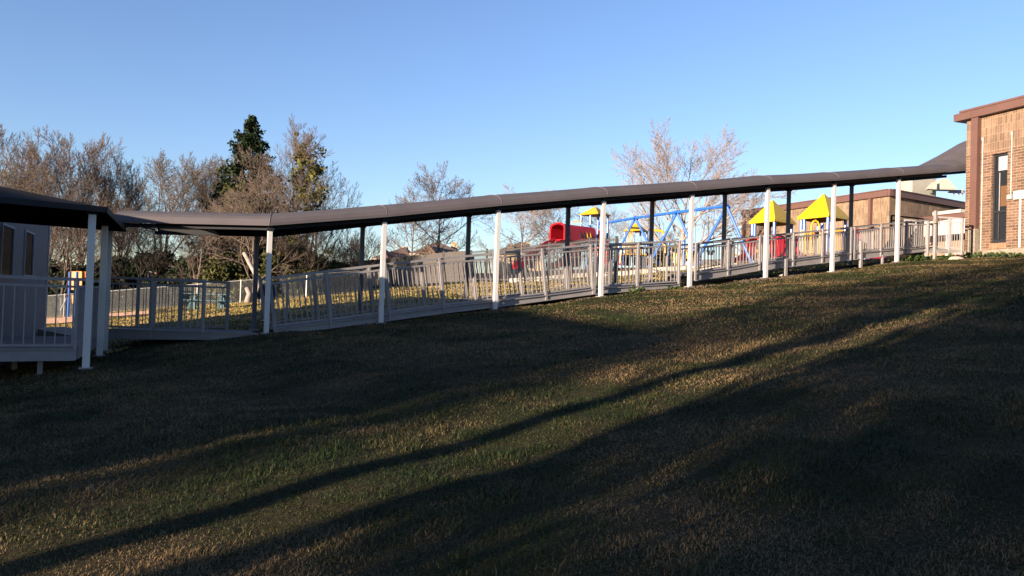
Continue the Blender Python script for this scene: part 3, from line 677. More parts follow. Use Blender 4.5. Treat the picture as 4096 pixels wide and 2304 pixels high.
def chainfence():
    pl=[(-30,45),(-20,45),(-15,44.5),(-11.5,45),(-8.3,47)]
    root=thing('chain_link_fence','low chain link fence across the lower yard in front of the woods','fence',(-30,45,ground(-30,45)))
    m=bpy.data.materials.new('chain_mesh'); m.use_nodes=True; t=m.node_tree; b=t.nodes['Principled BSDF']; b.inputs['Base Color'].default_value=(.10,.105,.11,1); b.inputs['Metallic'].default_value=.3
    mb=MB(); tr=MB(); h=1.25
    for p,q_ in zip(pl[:-1],pl[1:]):
        p=Vector((*p,0));q_=Vector((*q_,0));L=(q_-p).length;seg=int(round(L/2.8)); n=int(L/.11)
        for k in range(seg):
            c=grd(p.lerp(q_,k/seg)); d=grd(p.lerp(q_,(k+1)/seg)); tr.tube([c+Vector((0,0,h)),d+Vector((0,0,h))],.025,6)
            pm=MB(); pm.tube([c-Vector((0,0,.1)),c+Vector((0,0,h+.05))],.035,8); pm.build('fence_post',mat('fence_pipe',(.42,.42,.40),.4,.4),root)
        dd=(q_-p)/n
        for k in range(n):
            c=grd(p+dd*k)
            for sgn in (-1,1):
                steps=int(h/.11)
                # one diagonal wire crossing the whole height
                e=c+dd*sgn*steps*1.0; e=Vector((e.x,e.y,ground(e.x,e.y)+h)); s0=c+Vector((0,0,.02))
                sdv=Vector((.006,0,0)); mb.quad(s0-sdv,s0+sdv,e+sdv,e-sdv)
    mb.build('wire_mesh',m,root); tr.build('top_rail',mat('fence_pipe',(.42,.42,.40),.4,.4),root)
chainfence()
# ---------------------------------------------------------------- playground
def gz(x,y): return ground(x,y)+.03
def pipe(mb,a,b,r,n=8): mb.tube([a,b],r,n)
def vpost(px,py,Y,r,m,parent,name='post',base=None):
    t=at(px,py,Y); mb=MB(); pipe(mb,Vector((t.x,t.y,(ground(t.x,t.y) if base is None else base)-.05)),t,r); return mb.build(name,m,parent,smooth=False)
# red tunnel tower
Yt=47
t1=thing('play_tower','red tunnel play tower with small yellow roof and blue flag behind the picket fence','play structure',(at(2378,1085,Yt).x,Yt,ground(at(2378,1085,Yt).x,Yt)))
def hiproof(parent,px_l,px_m,px_r,px_a,ye,ya,Y,dep,m,drop=.16,ym=None):
    """pyramid roof; corners left, front(mid), right, back"""
    l=at(px_l,ye,Y); fr_=at(px_m,ym or ye,Y-dep*.55); r=at(px_r,ye,Y); z=(l.z+r.z)/2; bk=l+r-fr_; a=(l+r)/2; a=Vector((a.x,a.y,at(px_a,ya,Y).z))
    C=[Vector((p.x,p.y,z)) for p in (l,fr_,r,bk)]; mb=MB()
    for i in range(4):
        c,d=C[i],C[(i+1)%4]
        # stepped courses so that the face reads as moulded plastic
        N=7
        for k in range(N):
            t0,t1_=k/N,(k+1)/N; c0,d0_,c1,d1_=c.lerp(a,t0),d.lerp(a,t0),c.lerp(a,t1_),d.lerp(a,t1_)
            o=Vector((0,0,-.012)); mb.quad(c0,d0_,d1_+o,c1+o); mb.quad(c1+o,d1_+o,d1_,c1)
        dn=Vector((0,0,-drop)); o_=((c+d)/2-a); o_.z=0; o_=o_.normalized()*.04
        mb.quad(c+dn+o_,d+dn+o_,d,c)
        mb.quad(c+dn+o_,c.lerp(a,.08)-Vector((0,0,drop)),d.lerp(a,.08)-Vector((0,0,drop)),d+dn+o_)
    ob=mb.build('roof',m,parent); 
    mb=MB(); mb.quad(*[c.lerp(Vector((a.x,a.y,z)),.08)-Vector((0,0,drop*.4)) for c in C[::-1]]); mb.build('roof_underside',m,parent)
    return C,a
C,a=hiproof(t1,2318,2392,2442,2378,858,826,Yt,1.6,yellow,.06,ym=861)
for (px,dy) in ((2325,0),(2362,-.75),(2393,.7),(2432,0)): vpost(px,862,Yt+dy,.065,blue,t1)
mb=MB(); p=at(2381,826,Yt); pipe(mb,p-Vector((0,0,.1)),p+Vector((0,0,.55)),.02); fl=mb.build('flag_pole',blue,t1)
mb=MB(); A=at(2381,803,Yt); mb.prism([A,A-Vector((.45,0,.02)),A-Vector((.38,0,.12)),A-Vector((.47,0,.2)),A-Vector((0,0,.22))],(0,.02,0)); mb.build('flag',blue,t1)
# red barrel tunnel: D shaped shell, axis to the right
def shell(parent,pl,pr,Y0,Y1,w,ybot,ytop,name='tunnel',m=red):
    a=at(pl,ybot,Y0); b=at(pr,ybot,Y1); h=at(pl,ytop,Y0).z-a.z; ax=(b-a); ax.z=0; ax.normalize(); n=Vector((-ax.y,ax.x,0)); b=Vector((b.x,b.y,a.z))
    def ring(c,w_,h_): 
        r=[]
        for k in range(13):
            th=PI*k/12; r.append(c+n*(-w_*math.cos(th))+Vector((0,0,h_*.60+h_*.40*math.sin(th)**.55)))
        return [c-n*w_]+r+[c+n*w_]
    mb=MB(); o=ring(a,w,h); o2=ring(b,w,h*.97); i1=ring(a,w-.06,h-.06); i2=ring(b-ax*.3,w-.06,h-.06)
    for k in range(len(o)-1):
        mb.quad(o[k],o[k+1],o2[k+1],o2[k]); mb.quad(i1[k],i2[k],i2[k+1],i1[k+1]); mb.quad(o[k],i1[k],i1[k+1],o[k+1])
    mb.prism(o2,tuple(ax*.02)); mb.prism([a-n*w,a+n*w,b+n*w,b-n*w],(0,0,.06))
    # lip
    lip=MB(); lip.tube(o,.05,6); ob=mb.build(name,m,parent); lip.build('lip',m,parent); return a,b,ax,n,h
a,b,ax,n,h=shell(t1,2228,2352,Yt-2.0,Yt-.6,.62,962,893)
for k in range(4):
    c=a.lerp(b,.52+k*.11)-n*.63+Vector((0,0,h*.25)); mb=MB(); mb.beam(c,c+Vector((-.12,0,h*.5))-n*.0,.05,.07,upv=(1,0,0)); mb.build('tunnel_slot',yellow if k>1 else darkm,t1)
def slide(parent,pts,w,m=red,lip=.16,name='slide'):
    """pts: centreline points; open trough"""
    mb=MB(); pts=[Vector(p) for p in pts]
    for i in range(len(pts)-1):
        p,q_=pts[i],pts[i+1]; d=(q_-p); d.z=0
        if i==0: dd=d.normalized()
        s0=Vector((-dd.y,dd.x,0)); dd2=d.normalized(); 
        if i<len(pts)-2:
            e=(pts[i+2]-q_); e.z=0; dd2=(d.normalized()+e.normalized()).normalized()
        s1=Vector((-dd2.y,dd2.x,0)); dd=dd2; U=Vector((0,0,lip)); T=Vector((0,0,.03))
        mb.hexa([p-s0*w/2-T,p+s0*w/2-T,q_+s1*w/2-T,q_-s1*w/2-T,p-s0*w/2,p+s0*w/2,q_+s1*w/2,q_-s1*w/2])
        for sg in (-1,1):
            a_,b_=p+s0*sg*w/2,q_+s1*sg*w/2; mb.hexa([a_-T-s0*.025,a_-T+s0*.025,b_-T+s1*.025,b_-T-s1*.025,a_+U-s0*.035,a_+U+s0*.035,b_+U+s1*.035,b_+U-s1*.035])
    return mb.build(name,m,parent)
slide(t1,[at(2240,972,45),at(2200,990,44.2),at(2150,1022,43),at(2105,1052,42.3),at(2068,1072,42)],.75,lip=.3)
slide(t1,[at(2300,1010,45.5),at(2275,1040,44.5),at(2240,1062,43.8),at(2205,1075,43.5)],.6,lip=.25)
mb=MB(); A=at(2330,985,Yt-1); 
mb.box((at(2295,1020,Yt-1).x,Yt-1,at(2295,1020,Yt).z),(.55,.9,1.5),.2); mb.build('enclosure',red,t1,bevel=.05)
mb=MB(); 
for k in range(6): p=at(2390,1065-k*14,Yt-.9); mb.tube([p-Vector((.45,0,0)),p+Vector((.45,0,0))],.035,6)
for s_ in (-.45,.45): p=at(2390,1078,Yt-.9); mb.tube([p+Vector((s_,0,-.1)),p+Vector((s_,0,1.5)),p+Vector((s_*.8,.2,1.9))],.04,6)
mb.build('ladder',red,t1)
mb=MB(); p=at(2399,1000,Yt-.8); mb.box((p.x,p.y,p.z+.35),(.28,.1,1.6),0); mb.box((p.x+.45,p.y+.2,p.z-.3),(.5,.06,.9)); mb.build('climbing_panel',red,t1,bevel=.03)
mb=MB(); c=at(2372,985,Yt); mb.box((c.x,c.y,c.z-.2),(1.5,1.3,.08)); mb.build('deck',darkm,t1)
mb=MB()
for k in range(5): p=at(2362+k*5,950,Yt-.5); mb.tube([p-Vector((0,0,.6)),p+Vector((0,0,.25))],.025,6)
mb.tube([at(2362,932,Yt-.5),at(2384,932,Yt-.5)],.04,6); mb.build('guard_rail',yellow,t1)
mb=MB(); th=at(2308,895,Yt-1.3); mb.tube([th+Vector((.28*math.cos(t),0,.16*math.sin(t))) for t in [k*PI/8 for k in range(9)]],.035,6); mb.build('hoop',yellow,t1)
# second yellow-roof tower
Y2=57
t2=thing('play_tower','small play tower with yellow roof behind the swing legs','play structure',(at(2545,1070,Y2).x,Y2,ground(at(2545,1070,Y2).x,Y2)))
hiproof(t2,2494,2560,2594,2546,924,892,Y2,1.8,yellow,.05,ym=926)
for (px,dy) in ((2500,0),(2537,-.8),(2562,.8),(2588,0)): vpost(px,928,Y2+dy,.07,blue,t2)
mb=MB(); c=at(2540,1020,Y2); mb.box(c,(1.7,1.7,.1)); mb.build('deck',yellow,t2)
mb=MB()
for k in range(4):
    p=at(2510+k*6,1000,Y2-.9); mb.tube([p-Vector((0,0,.2)),p+Vector((0,0,1.35))],.025,6)
mb.tube([at(2510,945,Y2-.9)+Vector((.18*(1-math.cos(t)),0,.2*math.sin(t))) for t in [k*PI/8 for k in range(9)]],.04,6)
mb.build('guard_arch',yellow,t2)
mb=MB()
for k in range(9): p=at(2500+k*8,1000,Y2-1); mb.tube([p-Vector((0,0,.25)),p+Vector((0,0,.3))],.025,6)
mb.tube([at(2498,982,Y2-1),at(2566,980,Y2-1)],.04,6); mb.tube([at(2498,1003,Y2-1),at(2566,1001,Y2-1)],.04,6); mb.build('guard_rail',yellow,t2)
mb=MB(); mb.tube([at(2470,1030,Y2-2),at(2475,985,Y2-2),at(2485,970,Y2-2),at(2495,975,Y2-2)],.06,6); mb.tube([at(2480,1050,Y2-2),at(2486,1000,Y2-2),at(2495,985,Y2-2)],.06,6); mb.build('curved_ladder',yellow,t2)
mb=MB(); p=at(2560,1045,Y2-.6); mb.box((p.x,p.y,p.z),(.9,.1,.6)); mb.box((p.x-.9,p.y,p.z+.1),(.5,.1,.9)); mb.build('activity_panel',darkm,t2)
mb=MB(); p=at(2483,1040,Y2-1.2); mb.box((p.x,p.y,p.z),(.25,.5,.7)); mb.build('seat_panel',red,t2,bevel=.05)
# overhead yellow bar climber with blue posts
t3=thing('bar_climber','yellow overhead bar climber with blue posts left of the bare tree','climbing frame',(at(2660,1062,52).x,52,ground(at(2660,1062,52).x,52)))
mb=MB(); mb.tube([at(2598,925,53),at(2604,920,53),at(2640,923,52.5),at(2652,926,52.4),at(2657,934,52.2),at(2660,1000,52),at(2662,1062,52)],.075,8); mb.build('overhead_bar',yellow,t3)
for px,py in ((2674,970),(2735,968)):
    t=at(px,py,51); mb=MB(); pipe(mb,Vector((t.x,t.y,ground(t.x,t.y)-.05)),t,.10); mb.tube([t,t+Vector((0,0,.1))],.11,8,r2=.06); mb.build('post',blue,t3)
mb=MB()
for y in (1011,1035): mb.tube([at(2614,y,52),at(2650,y+2,52)],.05,6)
mb.build('rung',yellow,t3)
for x0 in (2700,2716):
    mb=MB(); mb.tube([at(x0,1068,50),at(x0-4,1012,50)],.055,6); mb.tube([at(x0+10,1068,50),at(x0+6,1012,50)],.055,6)
    for y in (1018,1030,1042,1054): mb.tube([at(x0-3,y,50),at(x0+8,y,50)],.04,6)
    mb.build('ladder',yellow,t3)
mb=MB(); mb.tube([at(2738,995,50),at(2745,1005,50),at(2752,1035,50)],.06,6); mb.build('handle',yellow,t3)
mb=MB(); 
for k in range(3): p=at(2635,1010+k*14,51.5); mb.box((p.x,p.y,p.z),(.45,.3,.16))
mb.build('step',darkm,t3,bevel=.03)
# swing set
sw=thing('swing_set','long blue swing set with slanting legs behind the ramp','swing set',tuple(at(2800,1060,45)))
AP=[(2398,896,58),(2541,872,52.5),(2708,849,47),(2907,824,42)]
FT=[((2340,1055),(2452,1058)),((2437,1062),(2640,1078)),((2592,1072),(2806,1078)),((2775,1085),(3008,1062))]
mb=MB(); PA=[at(*p) for p in AP]; mb.tube([PA[0]-(PA[1]-PA[0])*.03]+PA,.085,10); mb.build('top_bar',bluedk,sw)
for k in range(4):
    p=PA[k]
    for j,(fx,fy) in enumerate(FT[k]):
        Yf=AP[k][2]+(1.2 if j==0 else -1.2); f=at(fx,fy,Yf); f.z=ground(f.x,f.y)
        mb=MB(); pipe(mb,f,p,.075); mb.build('leg',bluedk,sw)
    mb=MB(); mb.tube([p-Vector((.16,.1,.1)),p+Vector((.0,0,.07)),p+Vector((.16,.1,-.1))],.09,8); mb.build('bracket',bluedk,sw)
    if k in (2,3):
        f0=at(*FT[k][0],AP[k][2]+1.2); f1=at(*FT[k][1],AP[k][2]-1.2)
for (k,t) in ((0,.35),(0,.7),(1,.25),(1,.5),(1,.8),(2,.3),(2,.42),(2,.66),(2,.8)):
    p=PA[k].lerp(PA[k+1],t); mb=MB(); mb.box(p,(.09,.22,.17),.4); mb.build('hanger',galv,sw)
for (k,t) in ((2,.36),(2,.72),(1,.4)):
    dr=(PA[k+1]-PA[k]).normalized(); p=PA[k].lerp(PA[k+1],t); L=2.3; a_=p-dr*.27; b_=p+dr*.27; mb=MB(); U=Vector((0,0,L))
    pipe(mb,a_,a_-U,.012,5); pipe(mb,b_,b_-U,.012,5); pts=[a_-U+ (b_-a_)*s_+Vector((0,0,-.25*math.sin(PI*s_)**.7)) for s_ in [i/8 for i in range(9)]]
    for i in range(8): mb.beam(pts[i],pts[i+1],.2,.02)
    mb.build('swing_seat',rubber,sw)
# two big pyramid roofs with towers, Y about 50
def bigtower(label,Y,L,M,R,A,ye,ym,yr,ya,posts):
    base=at((L+R)/2,1075,Y); root=thing('play_tower',label,'play structure',(base.x,Y,ground(base.x,Y)))
    l=at(L,ye,Y); mfr=at(M,ym,Y-2.0); r=at(R,yr,Y-.6); z=(l.z+mfr.z+r.z)/3-.0; bk=l+r-mfr; a=at(A,ya,Y-.3)
    C=[Vector((p.x,p.y,z)) for p in (l,mfr,r,bk)]; cc=(C[0]+C[2])/2; a=Vector((cc.x,cc.y,a.z)); mb=MB()
    for i in range(4):
        c,d=C[i],C[(i+1)%4]; N=12
        for k in range(N):
            t0,t1_=k/N,(k+1)/N; c0,d0_,c1,d1_=c.lerp(a,t0),d.lerp(a,t0),c.lerp(a,t1_),d.lerp(a,t1_)
            o=Vector((0,0,-.02)); mb.quad(c0,d0_,d1_+o,c1+o); mb.quad(c1+o,d1_+o,d1_,c1)
        dn=Vector((0,0,-.17)); o_=((c+d)/2-cc); o_.z=0; o_=o_.normalized()*.05; mb.quad(c+dn+o_,d+dn+o_,d,c); i0,i1_=c.lerp(cc,.1)+dn,d.lerp(cc,.1)+dn; mb.quad(c+dn+o_,i0,i1_,d+dn+o_)
    mb.build('roof',ylw2,root)
    mb=MB()
    for i in range(4): 
        c,d=C[i].lerp(cc,.1)+Vector((0,0,-.16)),C[(i+1)%4].lerp(cc,.1)+Vector((0,0,-.16)); mb.tri(c,a-Vector((0,0,.12)),d)
    mb.build('roof_underside',ylw2,root)
    for i in range(4):
        p=C[i].lerp(cc,.15); mb=MB(); pipe(mb,Vector((p.x,p.y,ground(p.x,p.y)-.05)),Vector((p.x,p.y,z+.05)),.10,10); mb.build('post',blue,root)
    p=C[0].lerp(C[1],.12).lerp(cc,.15); mb=MB(); pipe(mb,Vector((p.x,p.y,ground(p.x,p.y)-.05)),Vector((p.x,p.y,z)),.10,10); mb.build('post',blue,root)
    fl=z-2.35; mb=MB(); P=[c.lerp(cc,.12) for c in C]; mb.hexa([(q.x,q.y,fl-.1) for q in P]+[(q.x,q.y,fl) for q in P]); mb.build('deck',mat('deck_coating',(.25,.2,.15),.8),root)
    return root,C,cc,z,fl
t4,C,cc,z,fl=bigtower('big play tower with yellow pyramid roof over red slides, left of the pair',50,2997,3100,3181,3090,886,879,881,797,None)
mb=MB(); 
for i in (0,1,2):
    c,d=C[i].lerp(cc,.14),C[(i+1)%4].lerp(cc,.14)
    if i==1: continue
    mb.beam(Vector((c.x,c.y,fl+.45)),Vector((d.x,d.y,fl+.45)),.07,.8)
mb.build('side_panel',red,t4,bevel=.03)
a,b,ax,n,h=shell(t4,3010,3062,48,48.5,.5,1018,948,'tunnel_hood'); 
slide(t4,[at(3030,1015,48),at(3000,1030,46.8),at(2975,1048,45.8),at(2945,1060,45.2),at(2925,1064,44.8)],.8,lip=.3)
a,b,ax,n,h=shell(t4,3115,3165,47.6,48.3,.5,1030,945,'tunnel_hood'); 
mb=MB(); P=[at(3108,945,47.2),at(3138,943,47.2),at(3140,1022,47.2),at(3110,1026,47.2)]; mb.prism(P,(0,.3,0)); mb.build('slide_panel',red,t4,bevel=.03)
slide(t4,[at(3165,1010,47.6),at(3180,1025,46.6),at(3190,1040,45.8)],.7,lip=.3)
mb=MB()
for x in (3155,3172,3188): p=at(x,960,47.5); mb.tube([p-Vector((0,0,.7)),p+Vector((0,0,.2))],.05,6)
mb.tube([at(3150,956,47.5),at(3192,954,47.5)],.05,6); mb.tube([at(3150,975,47.5),at(3192,973,47.5)],.05,6); mb.build('guard_rail',red,t4)
mb=MB(); p=at(3027,1012,46.9); mb.box(p,(.12,.1,.4)); mb.build('yellow_tab',yellow,t4)
t5,C,cc,z,fl=bigtower('tallest play tower with yellow pyramid roof over yellow rails, right of the pair',48,3190,3316,3398,3296,869,859,864,772,None)
mb=MB(); c0=at(3243,940,46)
mb.tube([at(3244,1068,45.8),at(3244,930,45.8),at(3246,900,45.8),at(3253,886,45.8),at(3262,882,45.8),at(3271,888,45.8),at(3277,902,45.8),at(3279,925,45.8),at(3281,1010,45.8)],.055,8); mb.build('arch_rail',yellow,t5)
mb=MB()
for k in range(9): p=at(3222+k*8,980,46.2); mb.tube([p-Vector((0,0,.7)),p+Vector((0,0,.7))],.03,6)
for y in (932,945,1022): mb.tube([at(3219,y,46.2),at(3293,y-4,46.2)],.04,6)
mb.build('guard_rail',yellow,t5)
mb=MB()
for k in range(7): p=at(3322+k*7.5,958,46.2); mb.beam(p-Vector((0,0,.6)),p+Vector((0,0,.5)),.07,.03,upv=(0,1,0))
for y in (922,934,998): mb.beam(at(3318,y,46.2),at(3372,y-4,46.2),.05,.09)
mb.build('slat_panel',yellow,t5)
for px,py in ((3289,894),(3272,905)):
    t=at(px,py,46.6); mb=MB(); pipe(mb,Vector((t.x,t.y,ground(t.x,t.y)-.05)),t,.09,10); mb.build('short_post',blue,t5)
mb=MB(); p=at(3208,985,46.4); mb.box(p,(.28,.12,1.9)); mb.build('cream_panel',mat('cream',(.45,.40,.31),.6),t5,bevel=.03)
mb=MB(); p=at(3228,968,47); mb.box(p,(.4,.3,.9)); p=at(3262,960,47); mb.box(p,(.3,.3,.8)); mb.build('red_panel',red,t5,bevel=.03)
mb=MB(); p=at(3430,945,48); mb.box(p,(.35,.1,.9),.3); p=at(3445,960,48); mb.box(p,(.2,.1,.6),-.3); mb.build('red_panel',red,t5,bevel=.03)
mb=MB(); p=at(3182,1070,46.5); mb.box(p,(1.2,.5,.05)); p=at(3248,1066,46.5); mb.box(p,(2.6,.8,.05)); mb.build('low_step',yellow,t5)
# red slide foot and cream border seen under the ramp
rs=thing('slide_end','red sloping slide foot seen under the upper landing','slide',tuple(at(3520,1050,38)))
mb=MB(); P=[at(3483,1032,38.5),at(3502,1025,38.5),at(3545,1027,38.2),at(3562,1043,37.6),at(3540,1049,37.6),at(3505,1046,37.8)]; mb.prism(P,(0,.9,.15)); mb.build('chute',red,rs,bevel=.02)
mb=MB(); pipe(mb,at(3460,1062,38),at(3460,1020,38),.12,10); mb.build('post',blue,rs)
mb=MB(); P=[at(3372,1066,41),at(3440,1066,41),at(3440,1048,41),at(3384,1050,41)]; mb.prism(P,(0,.3,0)); tag(mb.build('play_border',mat('cream',(.45,.40,.31),.6),bevel=.03),'cream play border lying under the ramp below the tallest tower','border')
# cream timber border of the playground
br=thing('playground_border','low cream plastic border along the edge of the mulch bed','border',(0,43,ground(0,43)))
pl=[at(2040,1095,42.5),at(2300,1092,41),at(2470,1088,40),at(2560,1083,39.5),at(2700,1078,38.8),at(2800,1078,38.3),at(2950,1078,38.0)]
for p,q_ in zip(pl[:-1],pl[1:]):
    for k in range(2):
        a_=grd(p.lerp(q_,k/2)); b_=grd(p.lerp(q_,(k+1)/2)); mb=MB(); mb.beam(a_+Vector((0,0,.1)),b_+Vector((0,0,.1))-(b_-a_).normalized()*.04,.1,.26); mb.build('border_board',mat('cream',(.45,.40,.31),.6),br,bevel=.02)
# distant cream wall and yellow rider in the gap by the swings
mb=MB(); a_=at(2770,1065,75); b_=at(2975,1060,78); mb.hexa([(a_.x,a_.y,3.8),(b_.x,b_.y,3.8),(b_.x,b_.y+3,3.8),(a_.x,a_.y+3,3.8),(a_.x,a_.y,at(2770,1040,75).z),(b_.x,b_.y,at(2975,1034,78).z),(b_.x,b_.y+3,at(2975,1034,78).z),(a_.x,a_.y+3,at(2770,1040,75).z)])
tag(mb.build('pale_wall',mat('pale_render',(.55,.48,.42),.9)),'long pale low wall far behind the swing seats','wall')
yr=thing('spring_rider','small yellow rider on a post near the left edge of the far brick building','play rider',tuple(grd(at(2935,1060,46))))
mb=MB(); P=[at(2927,1060,46),at(2941,1060,46),at(2941,1022,46),at(2952,1020,46),at(2948,1014,46),at(2930,1016,46)]; mb.prism(P,(0,.12,0)); mb.build('rider_body',yellow,yr,bevel=.02)
mb=MB(); mb.tube([at(2934,1066,46.1),at(2934,1058,46.1)],.07,8); mb.build('spring',darkm,yr)
# ---------------------------------------------------------------- picnic table, left play panel, timbers
def picnic():
    c=grd(at(832,1245,38)); t=thing('picnic_table','teal picnic table on the grass by the chain link fence','picnic table',tuple(c))
    for k in range(4):
        mb=MB(); mb.box((c.x,c.y-.3+k*.2,c.z+.74),(2.1,.18,.04),0.05); mb.build('top_board',teal,t)
    for s_ in (-.68,.68): mb=MB(); mb.box((c.x,c.y+s_,c.z+.44),(2.1,.24,.04),.05); mb.build('bench',teal,t)
    for s_ in (-.68,.68):
        mb=MB(); x=c.x+s_
        mb.beam((x,c.y-.62,c.z),(x,c.y-.18,c.z+.72),.05,.09,(1,0,0)); mb.beam((x,c.y+.62,c.z),(x,c.y+.18,c.z+.72),.05,.09,(1,0,0)); mb.beam((x,c.y-.75,c.z+.40),(x,c.y+.75,c.z+.40),.05,.08); mb.box((x,c.y,c.z+.3),(.18,.2,.6))
        mb.build('leg_frame',teal,t)
picnic()
lt=thing('toddler_play_unit','orange and blue play panel with a steel slide bar behind the left railing','play structure',tuple(grd(at(305,1260,41))))
for px in (280,308): 
    t=at(px,1087,41); mb=MB(); pipe(mb,Vector((t.x,t.y,ground(t.x,t.y)-.05)),t,.06); mb.build('post',blue,lt)
mb=MB(); P=[at(285,1085,41),at(328,1085,41),at(328,1160,41),at(285,1160,41)]; mb.prism(P,(0,.06,0)); mb.build('upper_panel',orange,lt,bevel=.02)
mb=MB(); P=[at(286,1180,41),at(300,1180,41),at(306,1215,41),at(296,1222,41),at(288,1212,41)]; mb.prism(P,(0,.06,0)); mb.build('lower_panel',orange,lt,bevel=.02)
mb=MB()
for k in range(6): mb.tube([at(330+k*4,1088,41.1),at(330+k*4,1108,41.1)],.015,5)
mb.tube([at(328,1088,41.1),at(352,1088,41.1)],.02,5);mb.tube([at(328,1108,41.1),at(352,1108,41.1)],.02,5);mb.tube([at(352,1088,41.1),at(352,1140,41.1)],.03,5); mb.build('grille',orange,lt)
mb=MB(); mb.tube([at(274,1176,40.6),at(242,1243,40)],.035,6); mb.build('slide_bar',mat('steel_light',(.5,.5,.48),.4,.3),lt)
for i,(x0,y0,x1,y1,Y) in enumerate([(432,1258,600,1256,39.5),(180,1262,300,1264,40),(180,1290,300,1288,36.6)]):
    a_=grd(at(x0,y0,Y)); b_=grd(at(x1,y1,Y)); mb=MB(); mb.beam(a_+Vector((0,0,.08)),b_+Vector((0,0,.08)),.15,.16)
    tag(mb.build('landscape_timber',mat('timber',(.28,.17,.13),.85,0,.25,6),bevel=.01),['weathered timber edging seen right of the second blue post','timber edging at the back of the mulch by the orange panel','timber edging nearest the railing by the grey hut'][i],'timber')
# ---------------------------------------------------------------- houses
def house(label,px0,px1,yridge,yeave,Y,dep,wallc,roofc,apx=None,ybase=None):
    a_=at(px0,yeave,Y); b_=at(px1,yeave,Y); z1=(a_.z+b_.z)/2; zr=at((px0+px1)/2,yridge,Y+dep/2).z; z0=ground(a_.x,Y)-1.5; w=b_.x-a_.x
    t=thing('house',label,'house',(a_.x,Y,z0)); x0,x1=a_.x,b_.x
    mb=MB(); mb.box(((x0+x1)/2,Y+dep/2,(z0+z1)/2),(w,dep,z1-z0)); mb.build('wall',wallc,t)
    o=.5; ap=(at(apx,yridge,Y+dep/2).x if apx else (x0+x1)/2); rl=max(.2,(w-dep)*.35); q1_=Vector((ap-rl/2,Y+dep/2,zr)); q2_=Vector((ap+rl/2,Y+dep/2,zr)); c=[Vector((x0-o,Y-o,z1)),Vector((x1+o,Y-o,z1)),Vector((x1+o,Y+dep+o,z1)),Vector((x0-o,Y+dep+o,z1))]
    mb=MB(); mb.quad(c[0],c[1],q2_,q1_); mb.tri(c[1],c[2],q2_); mb.quad(c[2],c[3],q1_,q2_); mb.tri(c[3],c[0],q1_); mb.quad(*c[::-1]); mb.build('roof',roofc,t)
    mb=MB(); mb.beam(c[0]-Vector((0,0,.1)),c[1]-Vector((0,0,.1)),.1,.25); mb.build('gutter',mat('cream',(.45,.40,.31),.6),t)
    # front gable
    gw=w*.34; gx0=x0+w*.12; mb=MB(); g_=[Vector((gx0,Y-1.2,z1-.05)),Vector((gx0+gw,Y-1.2,z1-.05)),Vector((gx0+gw/2,Y-1.2,z1+(zr-z1)*.62))]
    mb.prism(g_,(0,dep*.35,0)); mb.build('gable',roofc,t)
    for k in range(2):
        mb=MB(); xx=x0+w*(.55+.25*k); mb.box((xx,Y-.02,z1-1.5),(1.2,.1,1.4)); f_=mb.build('window',mat('cream',(.45,.40,.31),.6),t); mb=MB(); mb.box((xx,Y-.05,z1-1.5),(1.0,.1,1.2)); mb.build('pane',glass,f_)
    ch=MB(); ch.box((x1-w*.3,Y+dep*.55,zr-.7),(.8,.7,1.5)); ch.build('chimney',wallc,t)
shing=mat('brown_shingles',(.16,.105,.07),.95,0,.25,3); shing2=mat('redbrown_shingles',(.13,.07,.055),.95,0,.25,3)
tanw=mat('tan_wall',(.50,.36,.22),.9,0,.15,1); pinkw=mat('pink_brick_wall',(.38,.17,.10),.9,0,.2,2)
house('redbrown roofed house seen between the thin twigs left of the larger roof',1500,1630,986,1035,105,12,tanw,shing2,apx=1622)
house('large brown hip roofed house behind the two bare trunks',1655,1860,967,1018,100,13,tanw,shing,apx=1750)
house('brown roofed house just above the picket fence left of the red tunnel',1985,2165,967,1012,112,12,tanw,shing,apx=2085)
house('pink brick house glimpsed through the trunks on the far left',430,585,1085,1118,88,10,pinkw,shing2)
house('pale house glimpsed under the trees above the picnic table',640,745,1090,1120,92,10,mat('pale_render',(.55,.48,.42),.9),shing)
house('small tan house glimpsed through the evergreen undergrowth',860,960,1085,1110,90,9,pinkw,shing2)
